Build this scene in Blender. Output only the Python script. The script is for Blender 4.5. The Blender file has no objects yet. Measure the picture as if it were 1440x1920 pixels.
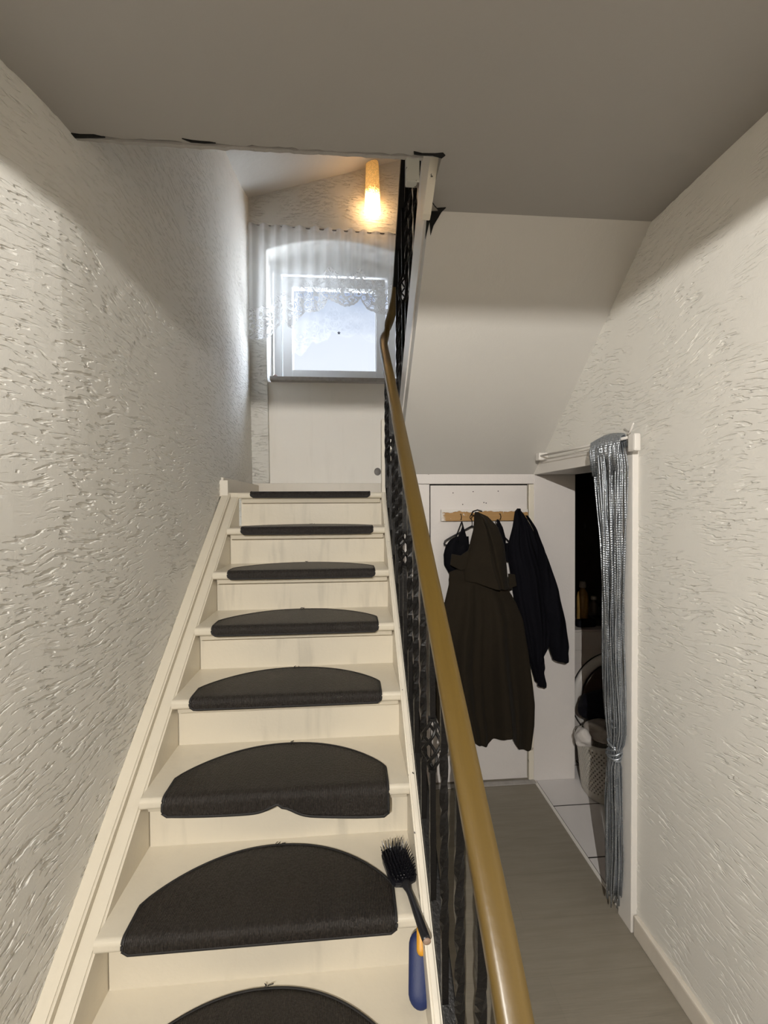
import bpy, bmesh, math, random
from math import sin, cos, pi, sqrt, atan2
from mathutils import Vector, Matrix
random.seed(4)
S = bpy.context.scene
COL = S.collection

# ------------------------------------------------------------------ camera
EYE = 1.588
cam_d = bpy.data.cameras.new('camera'); cam = bpy.data.objects.new('camera', cam_d); COL.objects.link(cam)
cam_d.sensor_fit = 'HORIZONTAL'; cam_d.sensor_width = 36.0; cam_d.lens = 800.13/1440*36.0
cam_d.clip_start = .02
yaw, pit, rol = .077913, -.015942, .005397
Rv = Vector((cos(yaw), -sin(yaw), 0)); Fh = Vector((sin(yaw), cos(yaw), 0))
Fv = Fh*cos(pit) + Vector((0, 0, sin(pit))); Uv = -Fh*sin(pit) + Vector((0, 0, cos(pit)))
R2 = Rv*cos(rol) - Uv*sin(rol); U2 = Rv*sin(rol) + Uv*cos(rol)
M = Matrix((R2, U2, -Fv)).transposed().to_4x4(); M.translation = Vector((0, 0, EYE))
cam.matrix_world = M
S.camera = cam

# ------------------------------------------------------------------ look
vs = S.view_settings
vs.view_transform = 'Standard'; vs.look = 'None'; vs.gamma = 1; vs.use_curve_mapping = False
vs.exposure = 0.45
S.cycles.max_bounces = 10; S.cycles.diffuse_bounces = 6; S.cycles.transparent_max_bounces = 24
S.cycles.use_denoising = True

# ------------------------------------------------------------------ world: overcast winter sky
W = bpy.data.worlds.new('sky'); S.world = W; W.use_nodes = True
wn = W.node_tree; wn.nodes.clear()
SKY = 2.0
def wnode(t): return wn.nodes.new(t)
tc = wnode('ShaderNodeTexCoord'); sx = wnode('ShaderNodeSeparateXYZ'); wn.links.new(tc.outputs['Generated'], sx.inputs[0])
nz = wnode('ShaderNodeTexNoise'); nz.inputs['Scale'].default_value = 5; nz.inputs['Detail'].default_value = 4
mp = wnode('ShaderNodeMapping'); mp.inputs['Scale'].default_value = (1, 1, 3.5)
wn.links.new(tc.outputs['Generated'], mp.inputs[0]); wn.links.new(mp.outputs[0], nz.inputs[0])
ad = wnode('ShaderNodeMath'); ad.operation = 'MULTIPLY_ADD'; ad.inputs[1].default_value = .10
wn.links.new(nz.outputs[0], ad.inputs[0]); wn.links.new(sx.outputs[2], ad.inputs[2])
cr = wnode('ShaderNodeValToRGB'); wn.links.new(ad.outputs[0], cr.inputs[0])
el = cr.color_ramp.elements
el[0].position = .26; el[0].color = (.40, .41, .43, 1)
el[1].position = .60; el[1].color = (.80, .87, 1, 1)
for ps, c in ((.06, (.75, .78, .82, 1)), (.425, (.36, .375, .41, 1)), (.455, (.26, .285, .335, 1)), (.48, (.16, .19, .26, 1)), (.505, (.27, .29, .33, 1)), (.54, (.8, .87, 1, 1))):
    e = el.new(ps); e.color = c
bg = wnode('ShaderNodeBackground'); bg.inputs[1].default_value = SKY
wo = wnode('ShaderNodeOutputWorld'); # extra sky strength off to the right, added to brighten the left wall
mr = wnode('ShaderNodeMapRange'); mr.interpolation_type = 'SMOOTHSTEP'; wn.links.new(sx.outputs[0], mr.inputs[0])
for i_, v_ in zip((1, 2, 3, 4), (.30, .75, SKY, SKY*15)): mr.inputs[i_].default_value = v_
wn.links.new(mr.outputs[0], bg.inputs[1])
wn.links.new(cr.outputs[0], bg.inputs[0]); wn.links.new(bg.outputs[0], wo.inputs[0])

LAMP_POS = Vector((-.35, -1.25, 2.304)); LAMP_W = 215.0

# ------------------------------------------------------------------ materials
class NT:
    def __init__(s, name):
        s.m = bpy.data.materials.new(name); s.m.use_nodes = True; s.t = s.m.node_tree; s.t.nodes.clear()
        s.out = s.t.nodes.new('ShaderNodeOutputMaterial'); s.b = s.t.nodes.new('ShaderNodeBsdfPrincipled')
        s.t.links.new(s.b.outputs[0], s.out.inputs[0])
        s.co = s.t.nodes.new('ShaderNodeTexCoord').outputs['Object']
    def n(s, t, **k):
        nd = s.t.nodes.new('ShaderNode'+t)
        for a, v in k.items():
            if a in nd.inputs: 
                try: nd.inputs[a].default_value = v
                except Exception: s.t.links.new(v, nd.inputs[a])
            else: setattr(nd, a, v)
        return nd
    def ln(s, a, b): s.t.links.new(a, b)
    def map(s, sc=(1, 1, 1), rot=(0, 0, 0), src=None):
        nd = s.t.nodes.new('ShaderNodeMapping'); nd.inputs['Scale'].default_value = sc; nd.inputs['Rotation'].default_value = rot
        s.ln(src or s.co, nd.inputs[0]); return nd.outputs[0]
    def noise(s, vec, scale, detail=3, rough=.55, dist=0):
        nd = s.t.nodes.new('ShaderNodeTexNoise'); s.ln(vec, nd.inputs['Vector'])
        nd.inputs['Scale'].default_value = scale; nd.inputs['Detail'].default_value = detail
        nd.inputs['Roughness'].default_value = rough; nd.inputs['Distortion'].default_value = dist
        return nd.outputs[0]
    def ramp(s, f, p0, p1, c0=0, c1=1):
        nd = s.t.nodes.new('ShaderNodeMapRange'); nd.interpolation_type = 'SMOOTHSTEP'
        s.ln(f, nd.inputs[0]); 
        for i, v in zip((1, 2, 3, 4), (p0, p1, c0, c1)): nd.inputs[i].default_value = v
        return nd.outputs[0]
    def math(s, op, a, b=None):
        nd = s.t.nodes.new('ShaderNodeMath'); nd.operation = op
        for i, v in enumerate((a, b)):
            if v is None: continue
            if isinstance(v, (int, float)): nd.inputs[i].default_value = v
            else: s.ln(v, nd.inputs[i])
        return nd.outputs[0]
    def mix(s, f, c0, c1):
        nd = s.t.nodes.new('ShaderNodeMix'); nd.data_type = 'RGBA'
        if isinstance(f, (int, float)): nd.inputs[0].default_value = f
        else: s.ln(f, nd.inputs[0])
        for i, c in ((6, c0), (7, c1)):
            if isinstance(c, tuple): nd.inputs[i].default_value = (*c, 1)
            else: s.ln(c, nd.inputs[i])
        return nd.outputs[2]
    def col(s, c):
        if isinstance(c, tuple): s.b.inputs['Base Color'].default_value = (*c, 1)
        else: s.ln(c, s.b.inputs['Base Color'])
    def rough(s, r):
        if isinstance(r, (int, float)): s.b.inputs['Roughness'].default_value = r
        else: s.ln(r, s.b.inputs['Roughness'])
    def bump(s, h, dist=.002, st=1.0):
        nd = s.t.nodes.new('ShaderNodeBump'); nd.inputs['Distance'].default_value = dist; nd.inputs['Strength'].default_value = st
        s.ln(h, nd.inputs['Height']); s.ln(nd.outputs[0], s.b.inputs['Normal'])

def simple(name, c, r=.5, metal=0, var=.06, bs=60, bd=.0004, stretch=(1, 1, 1)):
    t = NT(name); v = t.map(stretch); n = t.noise(v, bs)
    t.col(t.mix(n, tuple(x*(1-var) for x in c), tuple(min(1, x*(1+var)) for x in c)))
    t.rough(r); t.b.inputs['Metallic'].default_value = metal
    if bd: t.bump(n, bd)
    return t.m

def rubbed_plaster(name, c, axis='Y', amt=1.0, p0=.34, disp=False):
    """scratch render: short mostly level grooves torn through a smooth coat"""
    t = NT(name)
    low = t.noise(t.co, 1.7, 2)
    # wavy tilt of the grooves
    sep = t.n('SeparateXYZ'); t.ln(t.co, sep.inputs[0])
    hor = sep.outputs[axis]; ver = sep.outputs['Z']
    wob = t.math('MULTIPLY', t.math('SUBTRACT', low, .5), .9)
    ver2 = t.math('ADD', ver, t.math('MULTIPLY', wob, .22))
    cb = t.n('CombineXYZ'); t.ln(t.math('MULTIPLY', hor, 11), cb.inputs[0]); t.ln(t.math('MULTIPLY', ver2, 64), cb.inputs[1])
    g1 = t.noise(cb.outputs[0], 1.0, 2.5, .55, .25)
    cb2 = t.n('CombineXYZ'); t.ln(t.math('MULTIPLY', hor, 20), cb2.inputs[0]); t.ln(t.math('MULTIPLY', ver2, 105), cb2.inputs[1]); cb2.inputs[2].default_value = 7
    g2 = t.noise(cb2.outputs[0], 1.0, 2, .5, .35)
    patch = t.ramp(t.noise(t.co, 6, 2), p0, p0+.22)
    gr = t.math('MULTIPLY', t.ramp(g1, .568, .635), patch)
    gr = t.math('MAXIMUM', gr, t.math('MULTIPLY', t.math('MULTIPLY', t.ramp(g2, .57, .64), patch), .75))
    fine = t.noise(t.co, 260, 2)
    med = t.noise(t.co, 30, 3)
    h = t.math('ADD', t.math('MULTIPLY', gr, -1.0*amt), t.math('ADD', t.math('MULTIPLY', fine, .10), t.math('MULTIPLY', med, .22)))
    dn = t.n('Displacement'); dn.inputs['Midlevel'].default_value = 0; dn.inputs['Scale'].default_value = .0036
    if disp: t.ln(h, dn.inputs['Height']); t.ln(dn.outputs[0], t.out.inputs['Displacement']); t.m.displacement_method = 'BOTH'
    else: t.bump(h, .0062, 1.0)
    big = t.noise(t.co, 2.3, 3)
    t.col(t.mix(big, tuple(x*.95 for x in c), c)); t.rough(.8)
    return t.m

WALLC = (.748, .735, .692)
M_wallY = rubbed_plaster('scratched_plaster_side', WALLC, 'Y')
M_wallL = rubbed_plaster('scratched_plaster_left', WALLC, 'Y', 1.0, .26, True)
M_wallR = rubbed_plaster('scratched_plaster_right', WALLC, 'Y', .9, .36, True)
M_wallX = rubbed_plaster('scratched_plaster_end', WALLC, 'X')
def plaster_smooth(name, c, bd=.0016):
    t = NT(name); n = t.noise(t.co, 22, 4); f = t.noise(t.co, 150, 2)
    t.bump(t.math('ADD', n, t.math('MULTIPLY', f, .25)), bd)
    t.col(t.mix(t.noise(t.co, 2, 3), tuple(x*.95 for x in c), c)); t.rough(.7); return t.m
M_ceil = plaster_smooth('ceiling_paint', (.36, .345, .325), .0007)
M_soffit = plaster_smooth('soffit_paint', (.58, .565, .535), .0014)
def cream_paint(name, c=(.675, .62, .51), r=.27, dirt=.35):
    t = NT(name); n = t.noise(t.co, 16, 4)
    st = t.noise(t.map((9, 9, 1.2)), 1.6, 3, .6)
    d = t.math('MULTIPLY', t.ramp(st, .52, .72), dirt)
    base = t.mix(t.noise(t.co, 3, 3), tuple(x*.94 for x in c), c)
    t.col(t.mix(d, base, (.40, .37, .31)))
    t.bump(t.math('ADD', n, t.math('MULTIPLY', t.noise(t.co, 90, 2), .3)), .0011); t.rough(r); return t.m
M_cream = cream_paint('cream_gloss_paint', dirt=.10)
M_riser = cream_paint('riser_paint', (.67, .615, .505), .45, .42)
M_white = cream_paint('white_gloss_paint', (.74, .715, .68), .4, .05)
M_parapet = cream_paint('parapet_paint', (.86, .825, .76), .5, .08)
def white_panel():
    t = NT('white_panel_paint'); c = (.70, .665, .645)
    t.col(t.mix(t.noise(t.co, 5, 4), tuple(x*.95 for x in c), c)); t.bump(t.noise(t.co, 120, 3), .0009); t.rough(.5); return t.m
M_panel = white_panel()

def chipped(name, c, under, thr=.62, sc=30):
    t = NT(name); k = t.ramp(t.noise(t.co, sc, 4, .65), thr, thr+.03)
    t.col(t.mix(k, c, under)); t.rough(.42); t.bump(t.math('SUBTRACT', 1.0, k), .0008); return t.m
M_strcap = chipped('chipped_stringer_paint', (.72, .67, .57), (.08, .07, .06), .66, 26)
M_stainblock = chipped('stained_white_block', (.42, .42, .38), (.12, .10, .08), .55, 22)
M_skirt = cream_paint('skirting_paint', (.70, .65, .57), .42, .12)

def iron():
    t = NT('black_wrought_iron'); n = t.noise(t.co, 140, 3)
    t.col((.005, .0045, .0045)); t.rough(t.ramp(n, .3, .7, .34, .55)); t.b.inputs['Specular IOR Level'].default_value = .25; t.bump(n, .0012); return t.m
M_iron = iron()
def rail_mat():
    t = NT('ochre_plastic_handrail'); n = t.noise(t.map((30, 2, 2)), 3, 3)
    t.col(t.mix(n, (.092, .056, .010), (.124, .078, .016))); t.rough(.36); t.bump(t.noise(t.co, 70, 2), .0003)
    return t.m
M_rail = rail_mat()
def sisal():
    t = NT('dark_sisal'); sep = t.n('SeparateXYZ'); t.ln(t.co, sep.inputs[0])
    w = t.math('SINE', t.math('MULTIPLY', sep.outputs['X'], 1500.0))
    sp = t.math('ADD', t.math('MULTIPLY', t.noise(t.map((420, 300, 300)), 1.0, 2), .6), t.math('MULTIPLY', t.ramp(t.noise(t.map((170, 150, 150)), 1.0, 2), .35, .65), .4))
    sp2 = t.noise(t.co, 5, 3)
    c = t.mix(sp, (.0020, .0014, .0011), (.044, .037, .033))
    c = t.mix(t.ramp(w, -.6, 1, 0, .45), c, (.022, .020, .019))
    c = t.mix(t.ramp(sp2, .3, .7, 0, .25), c, (.03, .024, .019))
    t.col(c); t.rough(.42); t.bump(t.math('ADD', t.math('MULTIPLY', w, .5), t.math('MULTIPLY', sp, 1.5)), .0013); return t.m
M_mat = sisal()
M_mat.node_tree.nodes['Principled BSDF'].inputs['Specular IOR Level'].default_value = .35
M_binding = simple('mat_binding', (.013, .012, .012), .7, bs=300, bd=.0006)
def laminate():
    t = NT('grey_brown_laminate'); v = t.map((3.0, 26, 1))
    n = t.noise(v, 1.5, 4, .6); n2 = t.noise(t.map((6, 160, 1)), 1.3, 3)
    br = t.n('TexBrick'); t.ln(t.map((1, 1, 1)), br.inputs['Vector'])
    br.inputs['Scale'].default_value = 1; br.inputs['Brick Width'].default_value = 1.3; br.inputs['Row Height'].default_value = .195
    br.inputs['Mortar Size'].default_value = .0012; br.inputs['Color1'].default_value = (1, 1, 1, 1); br.inputs['Color2'].default_value = (.93, .93, .93, 1); br.inputs['Mortar'].default_value = (.88, .88, .88, 1)
    c = t.mix(t.ramp(n, .3, .7), (.225, .200, .158), (.262, .236, .190)); c = t.mix(t.ramp(n2, .35, .7, 0, .35), c, (.21, .19, .155))
    mm = t.n('Mix', data_type='RGBA', blend_type='MULTIPLY'); mm.inputs[0].default_value = 1; t.ln(c, mm.inputs[6]); t.ln(br.outputs[0], mm.inputs[7])
    t.col(mm.outputs[2]); t.rough(.5); t.bump(n2, .0003); return t.m
M_floor = laminate()
def tiles():
    t = NT('white_floor_tiles'); sep = t.n('SeparateXYZ'); t.ln(t.co, sep.inputs[0])
    def joint(o, off, per=.33):
        f = t.math('FRACT', t.math('DIVIDE', t.math('SUBTRACT', o, off), per))
        d = t.math('MINIMUM', f, t.math('SUBTRACT', 1.0, f))
        return t.ramp(d, .006, .013, 1, 0)
    j = t.math('MAXIMUM', joint(sep.outputs['X'], 1.052), joint(sep.outputs['Y'], 1.815))
    c = t.mix(t.noise(t.co, 8, 3), (.60, .58, .58), (.68, .66, .66))
    t.col(t.mix(j, c, (.02, .016, .014))); t.rough(t.ramp(j, 0, 1, .22, .8)); t.bump(t.math('SUBTRACT', 1.0, j), .001); return t.m
M_tile = tiles()
M_pvc = simple('white_pvc', (.80, .82, .84), .35, bs=20, bd=.0001, var=.02)
M_sill = simple('grey_sill_stone', (.36, .34, .32), .5, bs=40, bd=.0006, var=.3)
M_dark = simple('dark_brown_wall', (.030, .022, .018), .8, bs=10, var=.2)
M_hole = simple('black_gap', (.004, .0035, .003), .95, bd=0)
M_wood = None
def wood_worn():
    t = NT('worn_pine_board'); n = t.noise(t.map((3, 30, 30)), 3, 4, .6)
    c = t.mix(n, (.30, .165, .055), (.47, .28, .11))
    sep = t.n('SeparateXYZ'); t.ln(t.co, sep.inputs[0])
    ed = t.noise(t.map((22, 22, 22)), 1, 3, .6)
    # white paint left at the left end, the right end and along the edges
    a = t.ramp(t.math('ADD', sep.outputs['X'], t.math('MULTIPLY', ed, .06)), .535, .555, 1, 0)
    b = t.ramp(t.math('ADD', sep.outputs['Z'], t.math('MULTIPLY', ed, .035)), 1.5635, 1.567, 0, 1)
    d = t.ramp(t.noise(t.co, 45, 3), .66, .69, 0, 1)
    k = t.math('MAXIMUM', t.math('MAXIMUM', a, b), d)
    t.col(t.mix(k, c, (.70, .67, .64))); t.rough(.6); t.bump(k, .001); return t.m
M_wood = wood_worn()
def cloth(name, c, r=.9, wr=.0012, sheen=.02):
    t = NT(name); v = t.noise(t.co, 12, 4); f = t.noise(t.co, 500, 2)
    t.col(t.mix(v, tuple(x*.85 for x in c), tuple(x*1.15 for x in c))); t.rough(r)
    t.bump(t.math('ADD', t.math('MULTIPLY', v, 3), t.math('MULTIPLY', f, .3)), wr); t.b.inputs['Sheen Weight'].default_value = sheen; return t.m
M_olive = cloth('olive_brown_fabric', (.0170, .0125, .0072))
M_olive.node_tree.nodes['Principled BSDF'].inputs['Specular IOR Level'].default_value = .2
M_black = cloth('black_fabric', (.0035, .0035, .006), sheen=.0)
for nm in ('black_fabric',): bpy.data.materials[nm].node_tree.nodes['Principled BSDF'].inputs['Specular IOR Level'].default_value = .12
M_black2 = cloth('black_satin', (.003, .003, .005), .8, sheen=0)
bpy.data.materials['black_satin'].node_tree.nodes['Principled BSDF'].inputs['Specular IOR Level'].default_value = .1
M_towel = cloth('white_towel', (.55, .52, .50), .95, .004)
M_greycloth = cloth('grey_laundry', (.28, .25, .23), .95, .003)
M_blackplast = simple('black_plastic', (.010, .010, .013), .33, bd=.0001)
M_blue = simple('blue_rubber', (.008, .020, .095), .55, bs=200, bd=.0004)
M_orange = simple('orange_plastic', (.62, .30, .02), .45, bd=.0001)
M_tan = simple('tan_cap', (.32, .22, .16), .5, bd=0)
def silver():
    t = NT('silver_string'); sep = t.n('SeparateXYZ'); t.ln(t.co, sep.inputs[0])
    w = t.math('SINE', t.math('MULTIPLY', sep.outputs['Z'], 700.0))
    n = t.noise(t.co, 14, 3)
    t.col(t.mix(n, (.24, .27, .31), (.50, .53, .57))); t.b.inputs['Metallic'].default_value = .8
    t.rough(t.ramp(t.noise(t.map((40, 40, 12)), 1, 2), .3, .7, .12, .42)); t.bump(w, .0004, .6); return t.m
M_silver = silver()
M_machine = simple('washer_enamel', (.42, .39, .37), .4, bd=.0001, var=.03)
M_machgrey = simple('washer_ring', (.50, .48, .46), .35, bd=.0001, var=.03)
M_smoke = simple('smoked_door_glass', (.05, .035, .028), .12, bd=0, var=.3)
M_basket = simple('grey_basket_plastic', (.42, .40, .36), .5, bd=.0001, var=.03)
M_bottle = simple('amber_bottle', (.25, .15, .045), .35, bs=30, var=.5)
M_cap = simple('pale_cap', (.35, .33, .30), .4, bd=0)
def glass_clear():
    t = NT('window_glass'); t.t.nodes.remove(t.b)
    g = t.n('BsdfGlossy'); g.inputs['Roughness'].default_value = .02
    tr = t.n('BsdfTransparent'); tr.inputs[0].default_value = (.96, .98, 1, 1)
    mx = t.n('MixShader'); mx.inputs[0].default_value = .05
    t.ln(tr.outputs[0], mx.inputs[1]); t.ln(g.outputs[0], mx.inputs[2]); t.ln(mx.outputs[0], t.out.inputs[0]); return t.m
M_glass = glass_clear()
def sheer(name, lace):
    t = NT(name); t.t.nodes.remove(t.b)
    d = t.n('BsdfDiffuse'); tl = t.n('BsdfTranslucent')
    for x in (d, tl): x.inputs[0].default_value = (.80, .81, .82, 1)
    m1 = t.n('MixShader'); m1.inputs[0].default_value = .22; t.ln(d.outputs[0], m1.inputs[1]); t.ln(tl.outputs[0], m1.inputs[2])
    tr = t.n('BsdfTransparent'); m2 = t.n('MixShader'); t.ln(tr.outputs[0], m2.inputs[1]); t.ln(m1.outputs[0], m2.inputs[2])
    if lace:
        vv = t.map((1, .0, 1)); dis = t.n('TexNoise'); dis.inputs['Scale'].default_value = 14; t.ln(vv, dis.inputs['Vector'])
        add = t.n('VectorMath', operation='MULTIPLY_ADD'); t.ln(dis.outputs[1], add.inputs[0]); add.inputs[1].default_value = (.05, 0, .05); t.ln(vv, add.inputs[2])
        v = t.n('TexVoronoi', feature='F1'); v.inputs['Scale'].default_value = 19; t.ln(add.outputs[0], v.inputs['Vector'])
        rings = t.math('SINE', t.math('MULTIPLY', v.outputs['Distance'], 26.0))
        e = t.n('TexVoronoi', feature='DISTANCE_TO_EDGE'); e.inputs['Scale'].default_value = 19; t.ln(add.outputs[0], e.inputs['Vector'])
        k = t.math('MAXIMUM', t.ramp(rings, .15, .55), t.ramp(e.outputs['Distance'], .04, .09, 1, 0))
        # plain net in the upper part, scrollwork towards the hem
        at = t.n('Attribute', attribute_name='hem'); h = at.outputs['Fac']
        hn = t.math('ADD', h, t.math('MULTIPLY', t.math('SUBTRACT', t.noise(vv, 10, 2), .5), .55))
        amt = t.ramp(hn, .30, .50)
        hemband = t.ramp(h, .93, .97)
        a = t.math('ADD', .52, t.math('MULTIPLY', amt, t.math('SUBTRACT', t.math('MULTIPLY', k, .86), .42)))
        a = t.math('MAXIMUM', a, t.math('MULTIPLY', hemband, .85))
        at2 = t.n('Attribute', attribute_name='fold'); a = t.math('ADD', a, t.math('MULTIPLY', at2.outputs['Fac'], .14))
        t.ln(a, m2.inputs[0])
    else: m2.inputs[0].default_value = .5
    t.ln(m2.outputs[0], t.out.inputs[0]); return t.m
M_lace = sheer('sheer_lace', True)
def lampglass():
    t = NT('amber_lamp_glass'); sep = t.n('SeparateXYZ'); t.ln(t.co, sep.inputs[0])
    z = sep.outputs['Z']   # object space: 0 bottom .. .39 top
    cell = t.n('TexVoronoi'); cell.inputs['Scale'].default_value = 95; t.ln(t.co, cell.inputs['Vector'])
    g = t.ramp(t.math('ADD', z, t.math('MULTIPLY', cell.outputs['Distance'], .05)), .10, .21, 1, 0)
    g2 = t.ramp(z, .16, .39, 1, 0)
    st = t.math('ADD', t.math('MULTIPLY', g, LAMP2), t.math('ADD', .42, t.math('MULTIPLY', g2, .45)))
    st = t.math('MULTIPLY', st, t.ramp(cell.outputs['Distance'], 0, .6, 1.15, .6))
    c = t.mix(g, (.95, .47, .12), (1, .60, .27))
    t.b.inputs['Base Color'].default_value = (.5, .3, .12, 1); t.rough(.25)
    t.ln(c, t.b.inputs['Emission Color']); t.ln(st, t.b.inputs['Emission Strength']); t.bump(cell.outputs['Distance'], .003); return t.m
LAMP2 = 13.0
M_lampglass = lampglass()
def emit(name, c, s):
    t = NT(name); t.b.inputs['Base Color'].default_value = (*c, 1); t.b.inputs['Emission Color'].default_value = (*c, 1); t.b.inputs['Emission Strength'].default_value = s; return t.m

# ------------------------------------------------------------------ mesh helpers
def obj(name, bm, mat, parent=None, smooth=False, label=None, cat=None, kind=None, group=None):
    me = bpy.data.meshes.new(name); bmesh.ops.recalc_face_normals(bm, faces=bm.faces)
    bm.to_mesh(me); bm.free()
    if mat: me.materials.append(mat)
    if smooth:
        for p in me.polygons: p.use_smooth = True
    o = bpy.data.objects.new(name, me); COL.objects.link(o)
    if parent: o.parent = parent; o.matrix_parent_inverse = Matrix.Translation(-parent.location)
    if label: o['label'] = label
    if cat: o['category'] = cat
    if kind: o['kind'] = kind
    if group: o['group'] = group
    return o
def thing(name, loc, label, cat, group=None, kind=None):
    e = bpy.data.objects.new(name, None); COL.objects.link(e); e.location = loc; e.empty_display_size = .05
    if label: e['label'] = label
    if cat: e['category'] = cat
    if group: e['group'] = group
    if kind: e['kind'] = kind
    return e
def box(bm, x0, x1, y0, y1, z0, z1, bev=0):
    vs_ = [bm.verts.new((x, y, z)) for x in (x0, x1) for y in (y0, y1) for z in (z0, z1)]
    idx = [(0, 1, 3, 2), (4, 6, 7, 5), (0, 4, 5, 1), (2, 3, 7, 6), (0, 2, 6, 4), (1, 5, 7, 3)]
    fs = [bm.faces.new([vs_[i] for i in f]) for f in idx]
    if bev:
        es = list({e for f in fs for e in f.edges}); bmesh.ops.bevel(bm, geom=es, offset=bev, segments=2, profile=.6, affect='EDGES')
    return bm
def nbox(*a, **k): return box(bmesh.new(), *a, **k)
def prism(bm, poly, axis, a, b):
    """poly: 2D points; axis: extrusion axis ('X' poly=(y,z), 'Y' poly=(x,z), 'Z' poly=(x,y))"""
    def P(p, t): return {'X': (t, p[0], p[1]), 'Y': (p[0], t, p[1]), 'Z': (p[0], p[1], t)}[axis]
    A = [bm.verts.new(P(p, a)) for p in poly]; B = [bm.verts.new(P(p, b)) for p in poly]
    bm.faces.new(A); bm.faces.new(list(reversed(B))); n = len(poly)
    for i in range(n): bm.faces.new((A[i], A[(i+1) % n], B[(i+1) % n], B[i]))
    return bm
def nprism(*a): return prism(bmesh.new(), *a)
def frames(pts):
    pts = [Vector(p) for p in pts]; T = []
    for i in range(len(pts)):
        T.append((pts[min(i+1, len(pts)-1)]-pts[max(i-1, 0)]).normalized())
    return pts, T
def sweep(bm, pts, prof, up=Vector((0, 0, 1)), closed=False, scale=None):
    """sweep 2D profile (side, up) along pts"""
    pts, T = frames(pts); rings = []
    side_prev = None
    for i, (p, t) in enumerate(zip(pts, T)):
        s = t.cross(up)
        if s.length < .15: s = side_prev if side_prev else Vector((1, 0, 0))
        s.normalize()
        if side_prev and s.dot(side_prev) < 0: s = -s
        side_prev = s
        u = s.cross(t).normalized(); k = scale[i] if scale else 1
        rings.append([bm.verts.new(p+s*(a*k)+u*(b*k)) for a, b in prof])
    n = len(prof)
    for i in range(len(rings)-1):
        for j in range(n): bm.faces.new((rings[i][j], rings[i][(j+1) % n], rings[i+1][(j+1) % n], rings[i+1][j]))
    bm.faces.new(rings[0]); bm.faces.new(list(reversed(rings[-1])))
    return bm
def circ(r, n=8): return [(r*cos(2*pi*i/n), r*sin(2*pi*i/n)) for i in range(n)]
def tube(bm, pts, r, n=8, up=Vector((0, .3, 1))): return sweep(bm, pts, circ(r, n), up)
def lathe(bm, prof, c, n=32, axis=Vector((0, 0, 1))):
    c = Vector(c); ax = axis.normalized(); a = ax.orthogonal().normalized(); b = ax.cross(a); rings = []
    for r, h in prof: rings.append([bm.verts.new(c+ax*h+(a*cos(2*pi*i/n)+b*sin(2*pi*i/n))*max(r, 1e-4)) for i in range(n)])
    for i in range(len(rings)-1):
        for j in range(n): bm.faces.new((rings[i][j], rings[i][(j+1) % n], rings[i+1][(j+1) % n], rings[i+1][j]))
    bm.faces.new(rings[0]); bm.faces.new(list(reversed(rings[-1]))); return bm
def lerp_poly(pts, z):
    """x at height z on a polyline of (x,z) sorted by falling z"""
    if z >= pts[0][1]: return pts[0][0]
    for (x0, z0), (x1, z1) in zip(pts, pts[1:]):
        if z0 >= z >= z1: return x0+(x1-x0)*((z0-z)/max(z0-z1, 1e-6))
    return pts[-1][0]

# ------------------------------------------------------------------ dimensions
LX, RX = -.614, .172          # tread ends
WR = 1.045                    # right wall
YW = 3.352                    # window wall
CZ = 2.565                    # ceiling of the hall
N0Y, N0Z, G, RI = .593, .189, .225, .184
def nose(j): return N0Y+G*j, N0Z+RI*j
def lineZ(y): return N0Z+RI*(y-N0Y)/G
LAND = N0Z+RI*8               # 1.661

# ------------------------------------------------------------------ setting
obj('floor', nbox(-.85, WR+.004, -4.6, 2.45, -.08, 0), M_floor, kind='structure')
obj('floor_utility', nbox(WR+.004, 3.0, 1.0, 4.0, -.08, 0), M_tile, kind='structure')
obj('trim_1', nbox(1.036, 1.050, 1.56, 2.36, 0, .004), M_white, kind='structure')   # threshold strip
obj('trim_2', nbox(.27, WR, 2.325, 2.36, 0, .006, bev=.002), M_sill, kind='structure')

# left wall: a slightly leaning, slightly bulging plaster face
def leftX(y, z):
    x = -.690-.030*min(z, 2.5)/2.5
    t = min(1, max(0, (y-2.35)/.9)); x -= .040*t*t*(3-2*t)
    if y < 1.2:
        q = min(1, max(0, (z-1.3)/1.2)); x -= .30*(1.2-y)**2/(1.32-y)*q*q*(3-2*q)
    return x
def sheet(name, ys, zs, fx, nx, mat_, skip=None, lev=4):
    bm = bmesh.new(); g_ = [[bm.verts.new((fx(y, z), y, z)) for z in zs] for y in ys]
    for i in range(len(ys)-1):
        for j in range(len(zs)-1):
            if skip and skip((ys[i]+ys[i+1])/2, (zs[j]+zs[j+1])/2): continue
            q = (g_[i][j], g_[i+1][j], g_[i+1][j+1], g_[i][j+1])
            bm.faces.new(q if nx > 0 else q[::-1])
    bmesh.ops.delete(bm, geom=[v for v in bm.verts if not v.link_faces], context='VERTS')
    me = bpy.data.meshes.new(name); bm.to_mesh(me); bm.free(); me.materials.append(mat_)
    for p in me.polygons: p.use_smooth = True
    o = bpy.data.objects.new(name, me); COL.objects.link(o); o['kind'] = 'structure'
    md = o.modifiers.new('fine', 'SUBSURF'); md.subdivision_type = 'SIMPLE'; md.levels = 0; md.render_levels = lev
    return o
def span(a, b, n): return [a+(b-a)*i/n for i in range(n+1)]
sheet('wall_left', span(-.5, YW+.05, 50), span(.1, 2.60, 54)+span(2.60, 4.9, 24)[1:], leftX, 1, M_wallL)
obj('wall_left_core', nbox(-1.1, -.90, -.5, YW+.3, 0, 4.9), M_wallY, kind='structure')

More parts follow.
